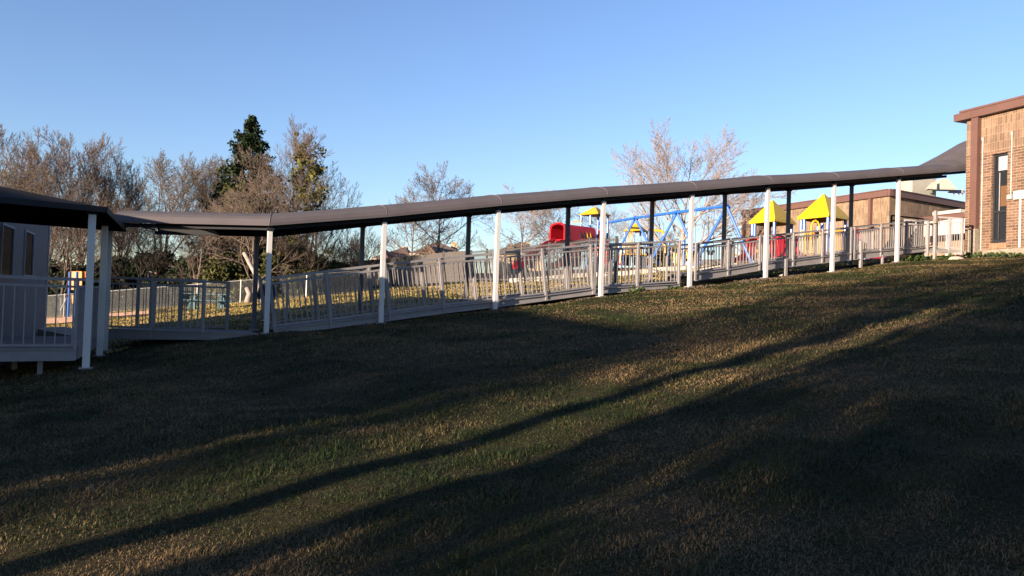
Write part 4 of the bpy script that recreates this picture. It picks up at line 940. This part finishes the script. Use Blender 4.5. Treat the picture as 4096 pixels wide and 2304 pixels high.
# ---------------------------------------------------------------- trees
def gen_tree(seed,H,R,trunk_r=.22,levels=4,kids=(9,7,6,5),ang=(.75,.8,.75,.7),fork=.28,upt=.10,lean=(0,0),ratio=(.52,.5,.45,.42),wig=.10,twig=.017,nst=(9,6,5,4,3),multi=1):
    r=random.Random(seed); segs=[]; tips=[]
    def grow(p,d,L,rad,lev):
        n=nst[min(lev,len(nst)-1)]; step=L/n; pts=[(p,rad)]; az=r.random()*2*PI
        for i in range(n):
            d=(d+Vector((r.gauss(0,wig)*(1 if lev else .45),r.gauss(0,wig)*(1 if lev else .45),r.gauss(0,wig)+upt*(1 if lev else .3)))).normalized()
            p2=p+d*step; r2=max(twig*.6,rad*(1-(.62 if lev else .75)*(i+1)/n)); segs.append((p,p2,pts[-1][1],r2,lev)); p=p2; pts.append((p,r2))
            fr=(i+1)/n
            if lev<levels and fr>=(fork if lev==0 else .18):
                nk=kids[lev]/(n*(1-(fork if lev==0 else .18))); k=int(nk)+(1 if r.random()<nk-int(nk) else 0)
                for _ in range(k):
                    az+=2.4+r.gauss(0,.3); a=ang[lev]*(1.15-.45*fr)+r.gauss(0,.1)
                    t=d.cross(Vector((0,0,1))); t=t if t.length>.05 else Vector((1,0,0)); t.normalize(); b=d.cross(t)
                    cd=(d*math.cos(a)+(t*math.cos(az)+b*math.sin(az))*math.sin(a)).normalized()
                    cl=(R*(1.15-.55*abs(fr-.45)) if lev==0 else L*ratio[lev]*(1.25-.7*fr))*r.uniform(.8,1.15)
                    grow(p,cd,cl,max(twig,r2*(.55 if lev==0 else .6)),lev+1)
        if lev>=levels-1: tips.append(p)
    for k in range(multi):
        a=r.random()*6.28; o=Vector((math.cos(a),math.sin(a),0))*(.0 if multi==1 else .25)
        d=Vector((lean[0]+(o.x*1.0 if multi>1 else 0),lean[1]+(o.y if multi>1 else 0),1)).normalized()
        grow(Vector((0,0,-.2))+o,d,H*r.uniform(.86,1),trunk_r,0)
    return segs,tips
def tree_mesh(name,segs,m,parent=None,maxside=7):
    Vl=[];Fl=[];off=0
    for side,sel in ((7,[s for s in segs if s[4]<=1]),(3,[s for s in segs if s[4]>1])):
        if not sel: continue
        P=np.array([tuple(s[0]) for s in sel]);Q=np.array([tuple(s[1]) for s in sel]);r0=np.array([s[2] for s in sel]);r1=np.array([s[3] for s in sel])
        d=Q-P; L=np.linalg.norm(d,axis=1,keepdims=True); d=d/np.maximum(L,1e-6); Q=Q+d*np.minimum(L*.04,.02)
        ref=np.where(np.abs(d[:,2:3])<.9,np.array([[0,0,1.]]),np.array([[1.,0,0]])); a=np.cross(d,ref); a/=np.linalg.norm(a,axis=1,keepdims=True); b=np.cross(d,a)
        n=len(sel); rings=[]
        for k in range(side):
            t=2*PI*k/side; rings.append(a*math.cos(t)+b*math.sin(t))
        R_=np.stack(rings,1) # n,side,3
        V0=P[:,None]+R_*r0[:,None,None]; V1=Q[:,None]+R_*r1[:,None,None]
        V=np.concatenate([V0,V1],1).reshape(-1,3); base=(np.arange(n)*2*side)[:,None]
        k=np.arange(side); k2=(k+1)%side
        Fq=np.stack([base+k,base+k2,base+side+k2,base+side+k],-1).reshape(-1,4)+off
        Vl.append(V);Fl.append(Fq);off+=len(V)
    return npmesh(name,np.concatenate(Vl),np.concatenate(Fl),m,parent)
def bark(name,c,v=.3): return mat(name,c,.95,0,v,5,.4)
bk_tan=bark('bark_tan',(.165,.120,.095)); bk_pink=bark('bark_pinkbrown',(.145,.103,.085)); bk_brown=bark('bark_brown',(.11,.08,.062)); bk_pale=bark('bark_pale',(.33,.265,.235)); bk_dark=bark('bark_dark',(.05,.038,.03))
def leafmat(name,a,b): 
    m=blademat(name,a,tuple((np.array(a)+np.array(b))/2),b); return m
lf_dark=leafmat('conifer_leaf',(.006,.014,.006),(.03,.05,.015)); lf_olive=leafmat('olive_leaf',(.02,.03,.008),(.09,.085,.025)); lf_bud=leafmat('bud',(.10,.085,.02),(.24,.19,.05)); lf_green=leafmat('weed_leaf',(.02,.045,.008),(.06,.09,.02)); lf_mist=leafmat('mistletoe_leaf',(.05,.06,.012),(.14,.13,.03))
def leaves(name,centers,spread,n,size,m,seed,parent,flat=1.0):
    r=np.random.RandomState(seed); c=np.array([tuple(p) for p in centers]); i=r.randint(0,len(c),n); sp=np.broadcast_to(np.array(spread,dtype=float),(3,))
    g=r.normal(size=(n,3)); g/=np.maximum(np.linalg.norm(g,axis=1,keepdims=True),1e-6); P=c[i]+g*(r.rand(n,1)**.5)*sp
    a=r.normal(size=(n,3)); a/=np.linalg.norm(a,axis=1,keepdims=True); b=np.cross(a,r.normal(size=(n,3))); b/=np.linalg.norm(b,axis=1,keepdims=True)
    s=size*(.5+r.rand(n,1)); V=np.stack([P-a*s,P+b*s*.5,P+a*s,P-b*s*.5],1).reshape(-1,3); Fq=np.arange(n*4).reshape(-1,4)
    rnd=np.repeat(np.clip(.5+(vnoise(P[:,0]*3,P[:,2]*3,1,5)-.5)*.8+(r.rand(n)-.5)*.6,0,1),4)
    return npmesh(name,V,Fq,m,parent,attr=rnd)
PROTO={}
def protos():
    PROTO['oakA']=gen_tree(1,11,7,.24,4,(12,9,7,6),fork=.22,upt=.10)
    PROTO['oakB']=gen_tree(2,12,6.5,.22,4,(11,9,8,5),fork=.2,upt=.16,multi=2)
    PROTO['oakC']=gen_tree(3,10,7,.2,4,(13,9,7,6),fork=.15,upt=.05,wig=.14)
    PROTO['elm']=gen_tree(14,15,7,.25,4,(15,10,8,5),fork=.28,upt=.12)
    PROTO['pale']=gen_tree(5,10,9.2,.36,4,(17,10,7,4),ang=(.98,.62,.62,.65),fork=.12,upt=.055,wig=.09,twig=.02)
    PROTO['thin']=gen_tree(6,12,5.6,.2,4,(20,8,6,4),ang=(1.15,.7,.7,.7),fork=.14,upt=.06,wig=.09,twig=.02)
    PROTO['shrub']=gen_tree(7,5,3.2,.08,3,(9,7,6),fork=.1,upt=.16,multi=5)
protos()
MESH={}
def tree(kind,px,pbase,Y,hpx_top,m,label,name='bare_tree',rz=0,sx=1.0,buds=None,mist=None,group='bare trees beyond the yard',budn=2500,zb=None):
    """place so that the crown reaches image row hpx_top"""
    base=at(px,pbase,Y); gzz=ground(base.x,Y) if zb is None else zb; base.z=gzz; top=at(px,hpx_top,Y).z
    segs,tips=PROTO[kind]
    hh=max(s[1].z for s in segs); sc=(top-gzz)/hh
    t=thing(name,label,'tree',tuple(base),group); 
    key=(kind,m.name)
    if key not in MESH:
        tr=tree_mesh('trunk',[s for s in segs if s[4]<=1],m); cr=tree_mesh('crown',[s for s in segs if s[4]>1],m); MESH[key]=(tr.data,cr.data); bpy.data.objects.remove(tr); bpy.data.objects.remove(cr)
    for nm,me in zip(('trunk','crown'),MESH[key]):
        o=bpy.data.objects.new(nm,me); COL.objects.link(o); o.parent=t
    if buds:
        tz=[p for p in tips if p.z>hh*.62] if buds=='top' else tips
        leaves('buds',tz,.35,int(budn*.7),.055,lf_bud,int(px),t)
    if mist:
        pts=[s[1] for s in segs if s[4]==1 and s[1].z>hh*.5]; rr=random.Random(4); cs=rr.sample(pts,min(mist,len(pts)))
        for c in cs: leaves('mistletoe',[c],rr.uniform(.3,.75),170,.10,lf_mist,rr.randint(0,999),t)
    t.scale=(sc*sx,sc*sx,sc); t.rotation_euler=(0,0,rz); return t
G='bare trees of the wood behind the chain link fence'
tree('oakB',120,1200,58,500,bk_pink,'tall pinkish bare tree at the left edge with two rounded tops',rz=.4,sx=1.05,buds='top',group=G)
tree('oakA',330,1200,62,520,bk_pink,'round topped bare tree second from the left edge',rz=1.9,group=G)
tree('oakC',20,1200,50,600,bk_brown,'brown bare tree cut by the left edge of the view',rz=2.9,buds='all',group=G)
tree('oakC',250,1200,47,660,bk_brown,'low brown bare tree right behind the orange panel',rz=.9,group=G)
tree('oakB',480,1200,66,640,bk_brown,'olive tinged bare tree above the left end of the level canopy',rz=2.2,buds='top',group=G)
tree('oakA',640,1200,56,590,bk_brown,'broad bare tree with olive buds above the level canopy',rz=4.0,sx=1.1,buds='top',group=G)
tree('oakB',820,1200,68,602,bk_tan,'pale budding bare tree just left of the dark conifer',rz=5.0,buds='top',group=G)
tree('oakC',780,1200,50,780,bk_tan,'low twiggy bare tree behind the picnic table',rz=1.4,group=G)
tree('oakC',560,1200,50,830,bk_dark,'dark low bare tree behind the lower railing',rz=.2,group=G)
tree('elm',1130,1200,54,452,bk_tan,'tallest bare tree with mistletoe balls right of the dark conifer',rz=.6,sx=1.05,mist=7,group=G)
tree('oakC',1010,1200,47,640,bk_tan,'spreading bare tree in front of the conifer with leaning pale trunk',rz=3.5,sx=1.15,group=G)
tree('oakA',1250,1180,57,640,bk_tan,'bare tree with drooping twigs at the right end of the wood',rz=5.6,group=G)
tree('oakC',1230,1180,49,850,bk_brown,'low brown bare tree beside the second white post',rz=4.4,group=G)
tree('shrub',1440,1120,55,880,bk_brown,'many stemmed bare bush between the second and third posts',name='bare_bush',rz=1,sx=1.1,group='bare bushes')
tree('shrub',1370,1130,60,930,bk_dark,'dark bare bush left of the third white post',name='bare_bush',rz=2,sx=1.3,group='bare bushes')
G2='bare garden trees by the brown roofed houses'
tree('thin',1755,1050,72,645,bk_tan,'slender bare tree with level branches above the large roof',rz=.3,sx=1.1,group=G2)
tree('thin',1645,1050,76,720,bk_tan,'smaller bare tree left of the slender one',rz=2.3,sx=1.0,group=G2)
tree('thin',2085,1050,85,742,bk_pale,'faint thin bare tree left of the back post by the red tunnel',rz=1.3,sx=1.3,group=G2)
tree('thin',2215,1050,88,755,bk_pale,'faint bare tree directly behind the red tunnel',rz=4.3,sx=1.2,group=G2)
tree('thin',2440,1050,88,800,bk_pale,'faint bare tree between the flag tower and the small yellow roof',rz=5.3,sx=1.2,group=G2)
tree('pale',2715,1060,66,492,bk_pale,'large pale barked bare tree with rounded crown behind the swings',rz=.8,sx=1.12,group=G2)
tree('oakC',2640,1060,95,905,bk_tan,'low tan bare tree behind the yellow climber',rz=.8,sx=1.3,group=G2)
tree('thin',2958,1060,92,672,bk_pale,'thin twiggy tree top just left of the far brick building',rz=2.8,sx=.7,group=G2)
# leaning pale trunk stubs by the fence
for (px0,py0,px1,py1,Y,lab) in ((1052,1228,975,1010,44,'leaning pale trunk behind the back post beside the person'),(990,1215,985,1150,44.5,'short pale sunlit trunk at the chain link fence')):
    a_=at(px0,py0,Y); a_=grd(a_); b_=at(px1,py1,Y); t=thing('tree_trunk',lab,'tree trunk',tuple(a_)); mb=MB(); mid=a_.lerp(b_,.5)+Vector((.15,0,.1)); mb.tube([a_-Vector((0,0,.1)),mid,b_],.22 if Y>44.2 else .16,9,r2=.10); mb.build('trunk',bk_pale,t,smooth=True)
# dark conifer
def conifer(px,Y,ytop,ybase,wpx,label,m=lf_dark,name='conifer',n=16000,seed=3,size=.13):
    b=grd(at(px,ybase,Y)); top=at(px,ytop,Y).z-b.z; t=thing(name,label,'tree',tuple(b),None); mb=MB(); mb.tube([(0,0,-.1),(0,0,top*.95)],.25,8,r2=.03); o=mb.build('trunk',bk_dark); o.parent=t
    r=random.Random(seed); cs=[]; wr=wpx/2*Y/F*1.6
    for i in range(420):
        f=r.random()**.8; z=top*(1-f); rad=wr*(f**.7)*r.uniform(.55,1.15); az=r.random()*6.283
        for k in range(4):
            q_=rad*(.4+.2*k); cs.append((math.cos(az)*q_,math.sin(az)*q_,z-.1*q_+.12*k))
    cs+= [(0,0,top*(1-.02*k)) for k in range(6)]
    leaves('crown',cs,.30,n,size,m,seed,t); return t
conifer(975,58,484,1200,330,'dark green pointed conifer rising above the bare trees',n=26000)
# evergreen undergrowth
def bushy(px,Y,ytop,wpx,label,m,n=9000,seed=1,size=.12,name='evergreen_shrub',lo=0.0):
    b=grd(at(px,1200,Y)); top=at(px,ytop,Y).z-b.z; wr=wpx/2*Y/F; t=thing(name,label,'shrub',tuple(b),'evergreen undergrowth below the bare trees'); r=random.Random(seed); cs=[]
    mb=MB()
    for k in range(5):
        a=r.random()*6.28; mb.tube([(0,0,-.1),(math.cos(a)*wr*.3,math.sin(a)*wr*.3,top*.5),(math.cos(a)*wr*.5,math.sin(a)*wr*.5,top*.8)],.09,6,r2=.02)
    o=mb.build('stems',bk_dark); o.parent=t
    for i in range(110):
        z=r.random()**.8; a=r.random()*6.283; q_=wr*math.sqrt(max(0,1-(z*.9)**2))*r.random()**.5; cs.append((math.cos(a)*q_,math.sin(a)*q_*.8,z*top*.95+lo))
    leaves('crown',cs,.42,n,size,m,seed,t)
bushy(1170,50,985,330,'dark evergreen thicket between the first and second white posts',lf_olive,14000,1)
bushy(900,49,1020,200,'dark evergreen shrub behind the picnic table',lf_olive,8000,2)
bushy(1330,52,1060,200,'low evergreen shrub at the foot of the bare bushes',lf_olive,6000,3)
bushy(620,56,1010,320,'dark evergreen shrub behind the lower railing',lf_dark,9000,4)
bushy(330,54,1060,260,'dark shrub behind the orange panel',lf_dark,8000,5)
bushy(1215,53,690,200,'olive evergreen crown among the tall bare branches',lf_mist,2600,6,lo=2.0)
bushy(960,52,720,260,'olive evergreen tree in front of the conifer',lf_olive,9000,8)
bushy(460,57,1030,260,'dark evergreen shrub left of the lower railing',lf_dark,8000,11)
bushy(770,55,1040,260,'dark evergreen shrub under the twiggy tree by the picnic table',lf_dark,8000,12)
bushy(1060,53,1020,260,'dark evergreen shrub behind the leaning pale trunk',lf_dark,9000,13)
bushy(180,56,1040,260,'dark evergreen shrub right of the grey hut',lf_dark,8000,14)
bushy(2680,90,985,260,'distant tan hedge behind the yellow climber',lf_bud,4000,7,size=.2)
# ---------------------------------------------------------------- person behind the first lit post
def person():
    Y=25.6; b=grd(at(1062,1285,Y)); Hh=1.46; root=thing('person','person in dark jacket and jeans standing behind the first lit white post','person',tuple(b))
    k=Hh/7.5
    def skin(name,verts,edges,radii,m,parent,sub=1):
        me=bpy.data.meshes.new(name); me.from_pydata(verts,edges,[]); me.materials.append(m); o=bpy.data.objects.new(name,me); COL.objects.link(o); o.parent=parent
        sk=o.modifiers.new('skin','SKIN'); 
        if not me.skin_vertices: me.skin_vertices.new()
        for i,r in enumerate(radii): me.skin_vertices[0].data[i].radius=(r[0],r[1]) if isinstance(r,tuple) else (r,r)
        me.skin_vertices[0].data[0].use_root=True
        s=o.modifiers.new('sub','SUBSURF'); s.levels=sub; s.render_levels=sub+1; return o
    skn=mat('skin',(.50,.27,.20),.6,0,.03,5); jack=mat('dark_jacket',(.012,.014,.02),.9,0,.2,10); jean=mat('jeans',(.09,.12,.20),.9,0,.2,20); hair=mat('brown_hair',(.05,.025,.015),.8)
    V=[(0,0,.53),(0,0,.66),(0,0,.80),(0,.0,.835),(0,0,.885),(0,-.01,.94),(0,0,.985)]; E=[(0,1),(1,2),(2,3),(3,4),(4,5),(5,6)]; R=[(.085,.06),(.08,.055),(.085,.055),.033,.036,.052,.03]
    def add(v,r,p): V.append(v);R.append(r);E.append((p,len(V)-1));return len(V)-1
    for sg in (-1,1):
        h=add((sg*.055,0,.50),.048,0); kn=add((sg*.06,-.01,.27),.032,h); an=add((sg*.065,.01,.045),.022,kn); add((sg*.07,-.07,.02),.02,an)
        sh=add((sg*.115,0,.795),.034,2); elb=add((sg*.155,.02,.62),.024,sh); wr=add((sg*.15,-.05,.48),.016,elb); pl_=add((sg*.15,-.06,.45),(.014,.02),wr)
        for f in range(4): a=add((sg*.15,-.075+.012*f,.425-.004*(f%2)),.006,pl_); add((sg*.147,-.07+.012*f,.40-.004*(f in(1,2))),.005,a)
        add((sg*.14,-.085,.44),.006,wr)
    V=[Vector(v)*Hh for v in V]; R=[tuple(x*Hh for x in r) if isinstance(r,tuple) else r*Hh for r in R]
    body=skin('body',V,E,R,skn,root,1)
    ix=lambda *l:[tuple(Vector(q)*Hh) for q in l]
    vs=ix((0,0,.52),(0,0,.66),(0,0,.79),(0,0,.83),(-.118,0,.797),(-.16,.02,.62),(-.152,-.045,.49),(.118,0,.797),(.16,.02,.62),(.152,-.045,.49))
    skin('jacket',vs,[(0,1),(1,2),(2,3),(2,4),(4,5),(5,6),(2,7),(7,8),(8,9)],[tuple(x*Hh for x in r) for r in [(.105,.078),(.1,.075),(.1,.07),(.05,.05),(.048,.048),(.038,.038),(.03,.03),(.048,.048),(.038,.038),(.03,.03)]],jack,root)
    vs=ix((0,0,.53),(-.055,0,.48),(-.06,-.01,.27),(-.065,.01,.05),(.055,0,.48),(.06,-.01,.27),(.065,.01,.05))
    skin('jeans',vs,[(0,1),(1,2),(2,3),(0,4),(4,5),(5,6)],[x*Hh for x in (.085,.065,.048,.04,.065,.048,.04)],jean,root)
    mb=MB(); c=Vector((0,.012,.945))*Hh
    for i in range(6):
        for j in range(12):
            pts=[]
            for (a,b_) in ((i,j),(i,j+1),(i+1,j+1),(i+1,j)):
                th=a*PI*.62/6; ph=b_*2*PI/12; pts.append(c+Vector((math.sin(th)*math.cos(ph)*.064,math.sin(th)*math.sin(ph)*.07,math.cos(th)*.07))*Hh)
            mb.quad(*pts)
    o=mb.build('hair',hair,smooth=True); o.parent=root
    mb=MB(); f=Vector((0,-.058,.93))*Hh
    mb.box((0,f.y,f.z),(.02,.025,.035)); o=mb.build('nose',skn); o.parent=root
    for s_ in (-1,1): mb=MB(); mb.box((s_*.024*Hh,-.055*Hh,.945*Hh),(.018,.008,.009)); o=mb.build('eye',rubber); o.parent=root
    mb=MB(); mb.box((0,-.053*Hh,.905*Hh),(.04,.008,.01)); o=mb.build('mouth',mat('lips',(.3,.08,.07),.6)); o.parent=root
    for s_ in (-1,1): mb=MB(); mb.box((s_*.07*Hh,-.02*Hh,.014*Hh),(.05*Hh,.14*Hh,.028*Hh)); o=mb.build('shoe',rubber,bevel=.01); o.parent=root
    root.rotation_euler=(0,0,.35)
person()
# ---------------------------------------------------------------- weeds, dirt and stones
def weed(px,py,Y,h,label,n=60,sp=.22,group='weeds along the ramp and wall'):
    b=grd(at(px,py,Y)) if not isinstance(px,Vector) else px; t=thing('weed',label,'weed',tuple(b),group); r=random.Random(int(b.x*100)); mb=MB()
    for k in range(9):
        a=r.random()*6.28; l=r.uniform(.3,1)*sp; mb.tube([(0,0,0),(math.cos(a)*l*.5,math.sin(a)*l*.5,h*.6),(math.cos(a)*l,math.sin(a)*l,h*r.uniform(.6,1))],.006,4)
    o=mb.build('stems',lf_green); o.parent=t
    cs=[(r.gauss(0,sp*.5),r.gauss(0,sp*.5),r.uniform(.15,1)*h) for _ in range(12)]
    leaves('leaves',cs,.06,n,.045,lf_green,int(abs(b.x)*97)%999,t)
WL=['at the foot of the last white post','leafy and wide under the top landing','beside the small stone at the brick corner','left of the brown downspout','right of the concrete boot','below the tall window','below the white utility box','at the right edge of the picture by the wall','by the end post of the lower landing','small, near the fourth white post']
for i,(px,py,Y,h,n,sp) in enumerate([(3650,1045,30.5,.3,220,.5),(3672,1040,30.8,.38,260,.5),(3780,1022,30.2,.25,120,.35),(3880,1008,30.2,.3,140,.35),(3932,1000,29.6,.35,160,.35),(3985,998,29.2,.28,140,.35),(4060,990,28.6,.25,140,.4),(4090,985,28.2,.25,120,.4),(2690,1148,25.2,.22,120,.3),(2556,1160,24.6,.25,120,.25)]):
    weed(px,py,Y,h*.62,'green weed '+WL[i],n,sp)
def clods(label,c,n,sp,s,seed,m=dirt,name='dirt_patch',elong=None):
    r=random.Random(seed); mb=MB()
    for k in range(n):
        a=r.gauss(0,sp); b=r.gauss(0,sp*.35); p=Vector((c.x,c.y,0))+WD*a+WN*b; p.z=ground(p.x,p.y); q_=s*r.uniform(.4,1.2)
        i0=len(mb.v); R_=[Vector((r.uniform(.7,1)*math.cos(t),r.uniform(.7,1)*math.sin(t),0))*q_ for t in [j*PI/3 for j in range(6)]]
        mb.v+=[tuple(p+v-Vector((0,0,.02))) for v in R_]+[tuple(p+v*.7+Vector((0,0,q_*.5))) for v in R_]+[tuple(p+Vector((0,0,q_*.7)))]
        for j in range(6):
            j2=(j+1)%6; mb.f.append((i0+j,i0+j2,i0+6+j2,i0+6+j)); mb.f.append((i0+6+j,i0+6+j2,i0+12))
    o=mb.build(name,m); o['kind']='stuff'; return o
for i,s in enumerate(ST):
    clods('',s-WN*.05,60,.42,.05,i)
clods('',ST[4]+WD*1.6-WN*.3,120,1.2,.045,40); clods('',ST[3]-WD*1.0-WN*.0,60,.6,.05,41); clods('',ST[5]+WD*.2-WN*.3,120,.9,.05,42)
stn=mat('stone',(.40,.34,.28),.9,0,.2,6,.3)
for (px,py,Y,s_,lab) in ((3825,1022,29.8,.22,'pale flat stone by the corner of the brick wall'),(3130,1083,28.2,.16,'small pale stone under the upper ramp'),(3450,1052,30.8,.14,'small stone beside the leaning support leg')):
    r=random.Random(px); b=grd(at(px,py,Y)); mb=MB(); n=9; lay=[(1,0),(1.05,.25),(.75,.5),(.3,.6)]
    for (q_,z) in lay:
        for j in range(n): t=2*PI*j/n; k=q_*r.uniform(.85,1.1)*s_; mb.v.append((b.x+math.cos(t)*k*1.3,b.y+math.sin(t)*k,b.z+z*s_-.02))
    for l in range(3):
        for j in range(n): mb.f.append((l*n+j,l*n+(j+1)%n,(l+1)*n+(j+1)%n,(l+1)*n+j))
    mb.f.append(tuple(range(3*n,4*n))); tag(mb.build('stone',stn,smooth=True),lab,'stone')
# ---------------------------------------------------------------- things behind the camera that shade the lawn
def st(s,t): return Vector((-Ly*s+Lx*t,Lx*s+Ly*t,0))
c0,c1=st(7.4,-22.3),st(20.15,-13.15); Lv=Vector((Lx,Ly,0)); c2=c1-Lv*12; c3=c0-Lv*12
wing=thing('school_wing','long low building behind the viewer that throws the broad shade','school building',tuple(c0))
mb=MB(); mb.hexa([(p.x,p.y,-1.5) for p in (c0,c1,c2,c3)]+[(p.x,p.y,6.0) for p in (c0,c1,c2,c3)]); mb.build('wall',mat('wing_wall',(.3,.2,.13),.9),wing)
mb=MB(); mb.hexa([(p.x,p.y,6.003) for p in (c0,c1,c2,c3)]+[(p.x,p.y,6.15) for p in (c0,c1,c2,c3)]); mb.build('roof',brown,wing)
PROTO['tallA']=gen_tree(21,13,4.5,.55,4,(12,8,6,4),fork=.35,upt=.14,multi=2,wig=.06)
PROTO['tallB']=gen_tree(22,13,5,.5,4,(15,9,7,4),fork=.3,upt=.16,wig=.07,twig=.03)
PROTO['high']=gen_tree(33,14,5.5,.3,4,(11,8,6,4),fork=.58,upt=.10,twig=.03)
def behind(kind,s_,t_,H,m,lab,rz=0,sx=1.0,lf=0,lfs=.35):
    p=grd(st(s_,t_)); segs,tips=PROTO[kind]; hh=max(q[1].z for q in segs); sc=H/hh; t=thing('shade_tree',lab,'tree',tuple(p),'trees behind the viewer')
    key=(kind,m.name)
    if key not in MESH:
        tr=tree_mesh('trunk',[q for q in segs if q[4]<=1],m); cr=tree_mesh('crown',[q for q in segs if q[4]>1],m); MESH[key]=(tr.data,cr.data); bpy.data.objects.remove(tr); bpy.data.objects.remove(cr)
    for nm,me in zip(('trunk','crown'),MESH[key]):
        o=bpy.data.objects.new(nm,me); COL.objects.link(o); o.parent=t
    if lf: leaves('leaves',tips,lfs,lf,.16,lf_olive,int(s_*10)%99+5,t)
    t.scale=(sc*sx,sc*sx,sc); t.rotation_euler=(0,0,rz)
behind('tallA',4.75,-13,13,bk_brown,'twin stemmed tree nearest behind the viewer',rz=1.2,sx=.6)
behind('tallB',6.5,-44,11.5,bk_brown,'slim bare tree between the building and the twin stemmed tree',rz=1.2,sx=.4)
behind('tallB',3.1,-26,14,bk_brown,'straight stemmed bare tree behind the twin stemmed one',rz=.2,sx=.55)
behind('tallB',1.3,-34,15,bk_brown,'straight stemmed bare tree left of the bare oaks',rz=2.2,sx=.6)
behind('tallB',-1.6,-24,14,bk_brown,'straight stemmed bare tree right of the bare oaks',rz=4.2,sx=.6)
behind('oakA',-.5,-34,12,bk_brown,'bare oak behind the viewer on the right',sx=.5)
behind('oakC',-5.5,-38,13,bk_brown,'bare oak behind the viewer beyond the first',rz=1,sx=.7)
behind('oakA',-10.5,-30,13,bk_brown,'leafy oak behind the viewer furthest right',lf=5000,rz=2)
behind('oakC',.6,-42,13.5,bk_brown,'bare oak behind the first bare oak',rz=.5,sx=.42)
behind('oakB',-3.2,-50,15,bk_brown,'bare oak far behind the viewer on the slope',rz=2.6,sx=.7)
behind('oakA',-6,-54,16,bk_brown,'bare oak farthest behind the viewer',rz=5,sx=.8)
behind('oakC',-7.5,-46,14,bk_brown,'bare oak between the other oaks behind the viewer',rz=3.5,sx=.6)
behind('oakB',-1.2,-44,13,bk_brown,'slender bare oak behind the viewer',rz=5.5,sx=.45)
behind('high',3.0,-44,15,bk_brown,'high crowned bare tree behind the viewer',rz=.4,sx=.6)
behind('high',8.5,-50,17.5,bk_brown,'second high crowned bare tree behind the viewer',rz=2.4,sx=.7)
behind('oakB',16.6,-30,9.6,bk_brown,'dense leafy tree added above the long building to shade the near canopy',lf=14000,rz=4,sx=.55,lfs=.5)  # unseen tree put in only to darken the near canopy
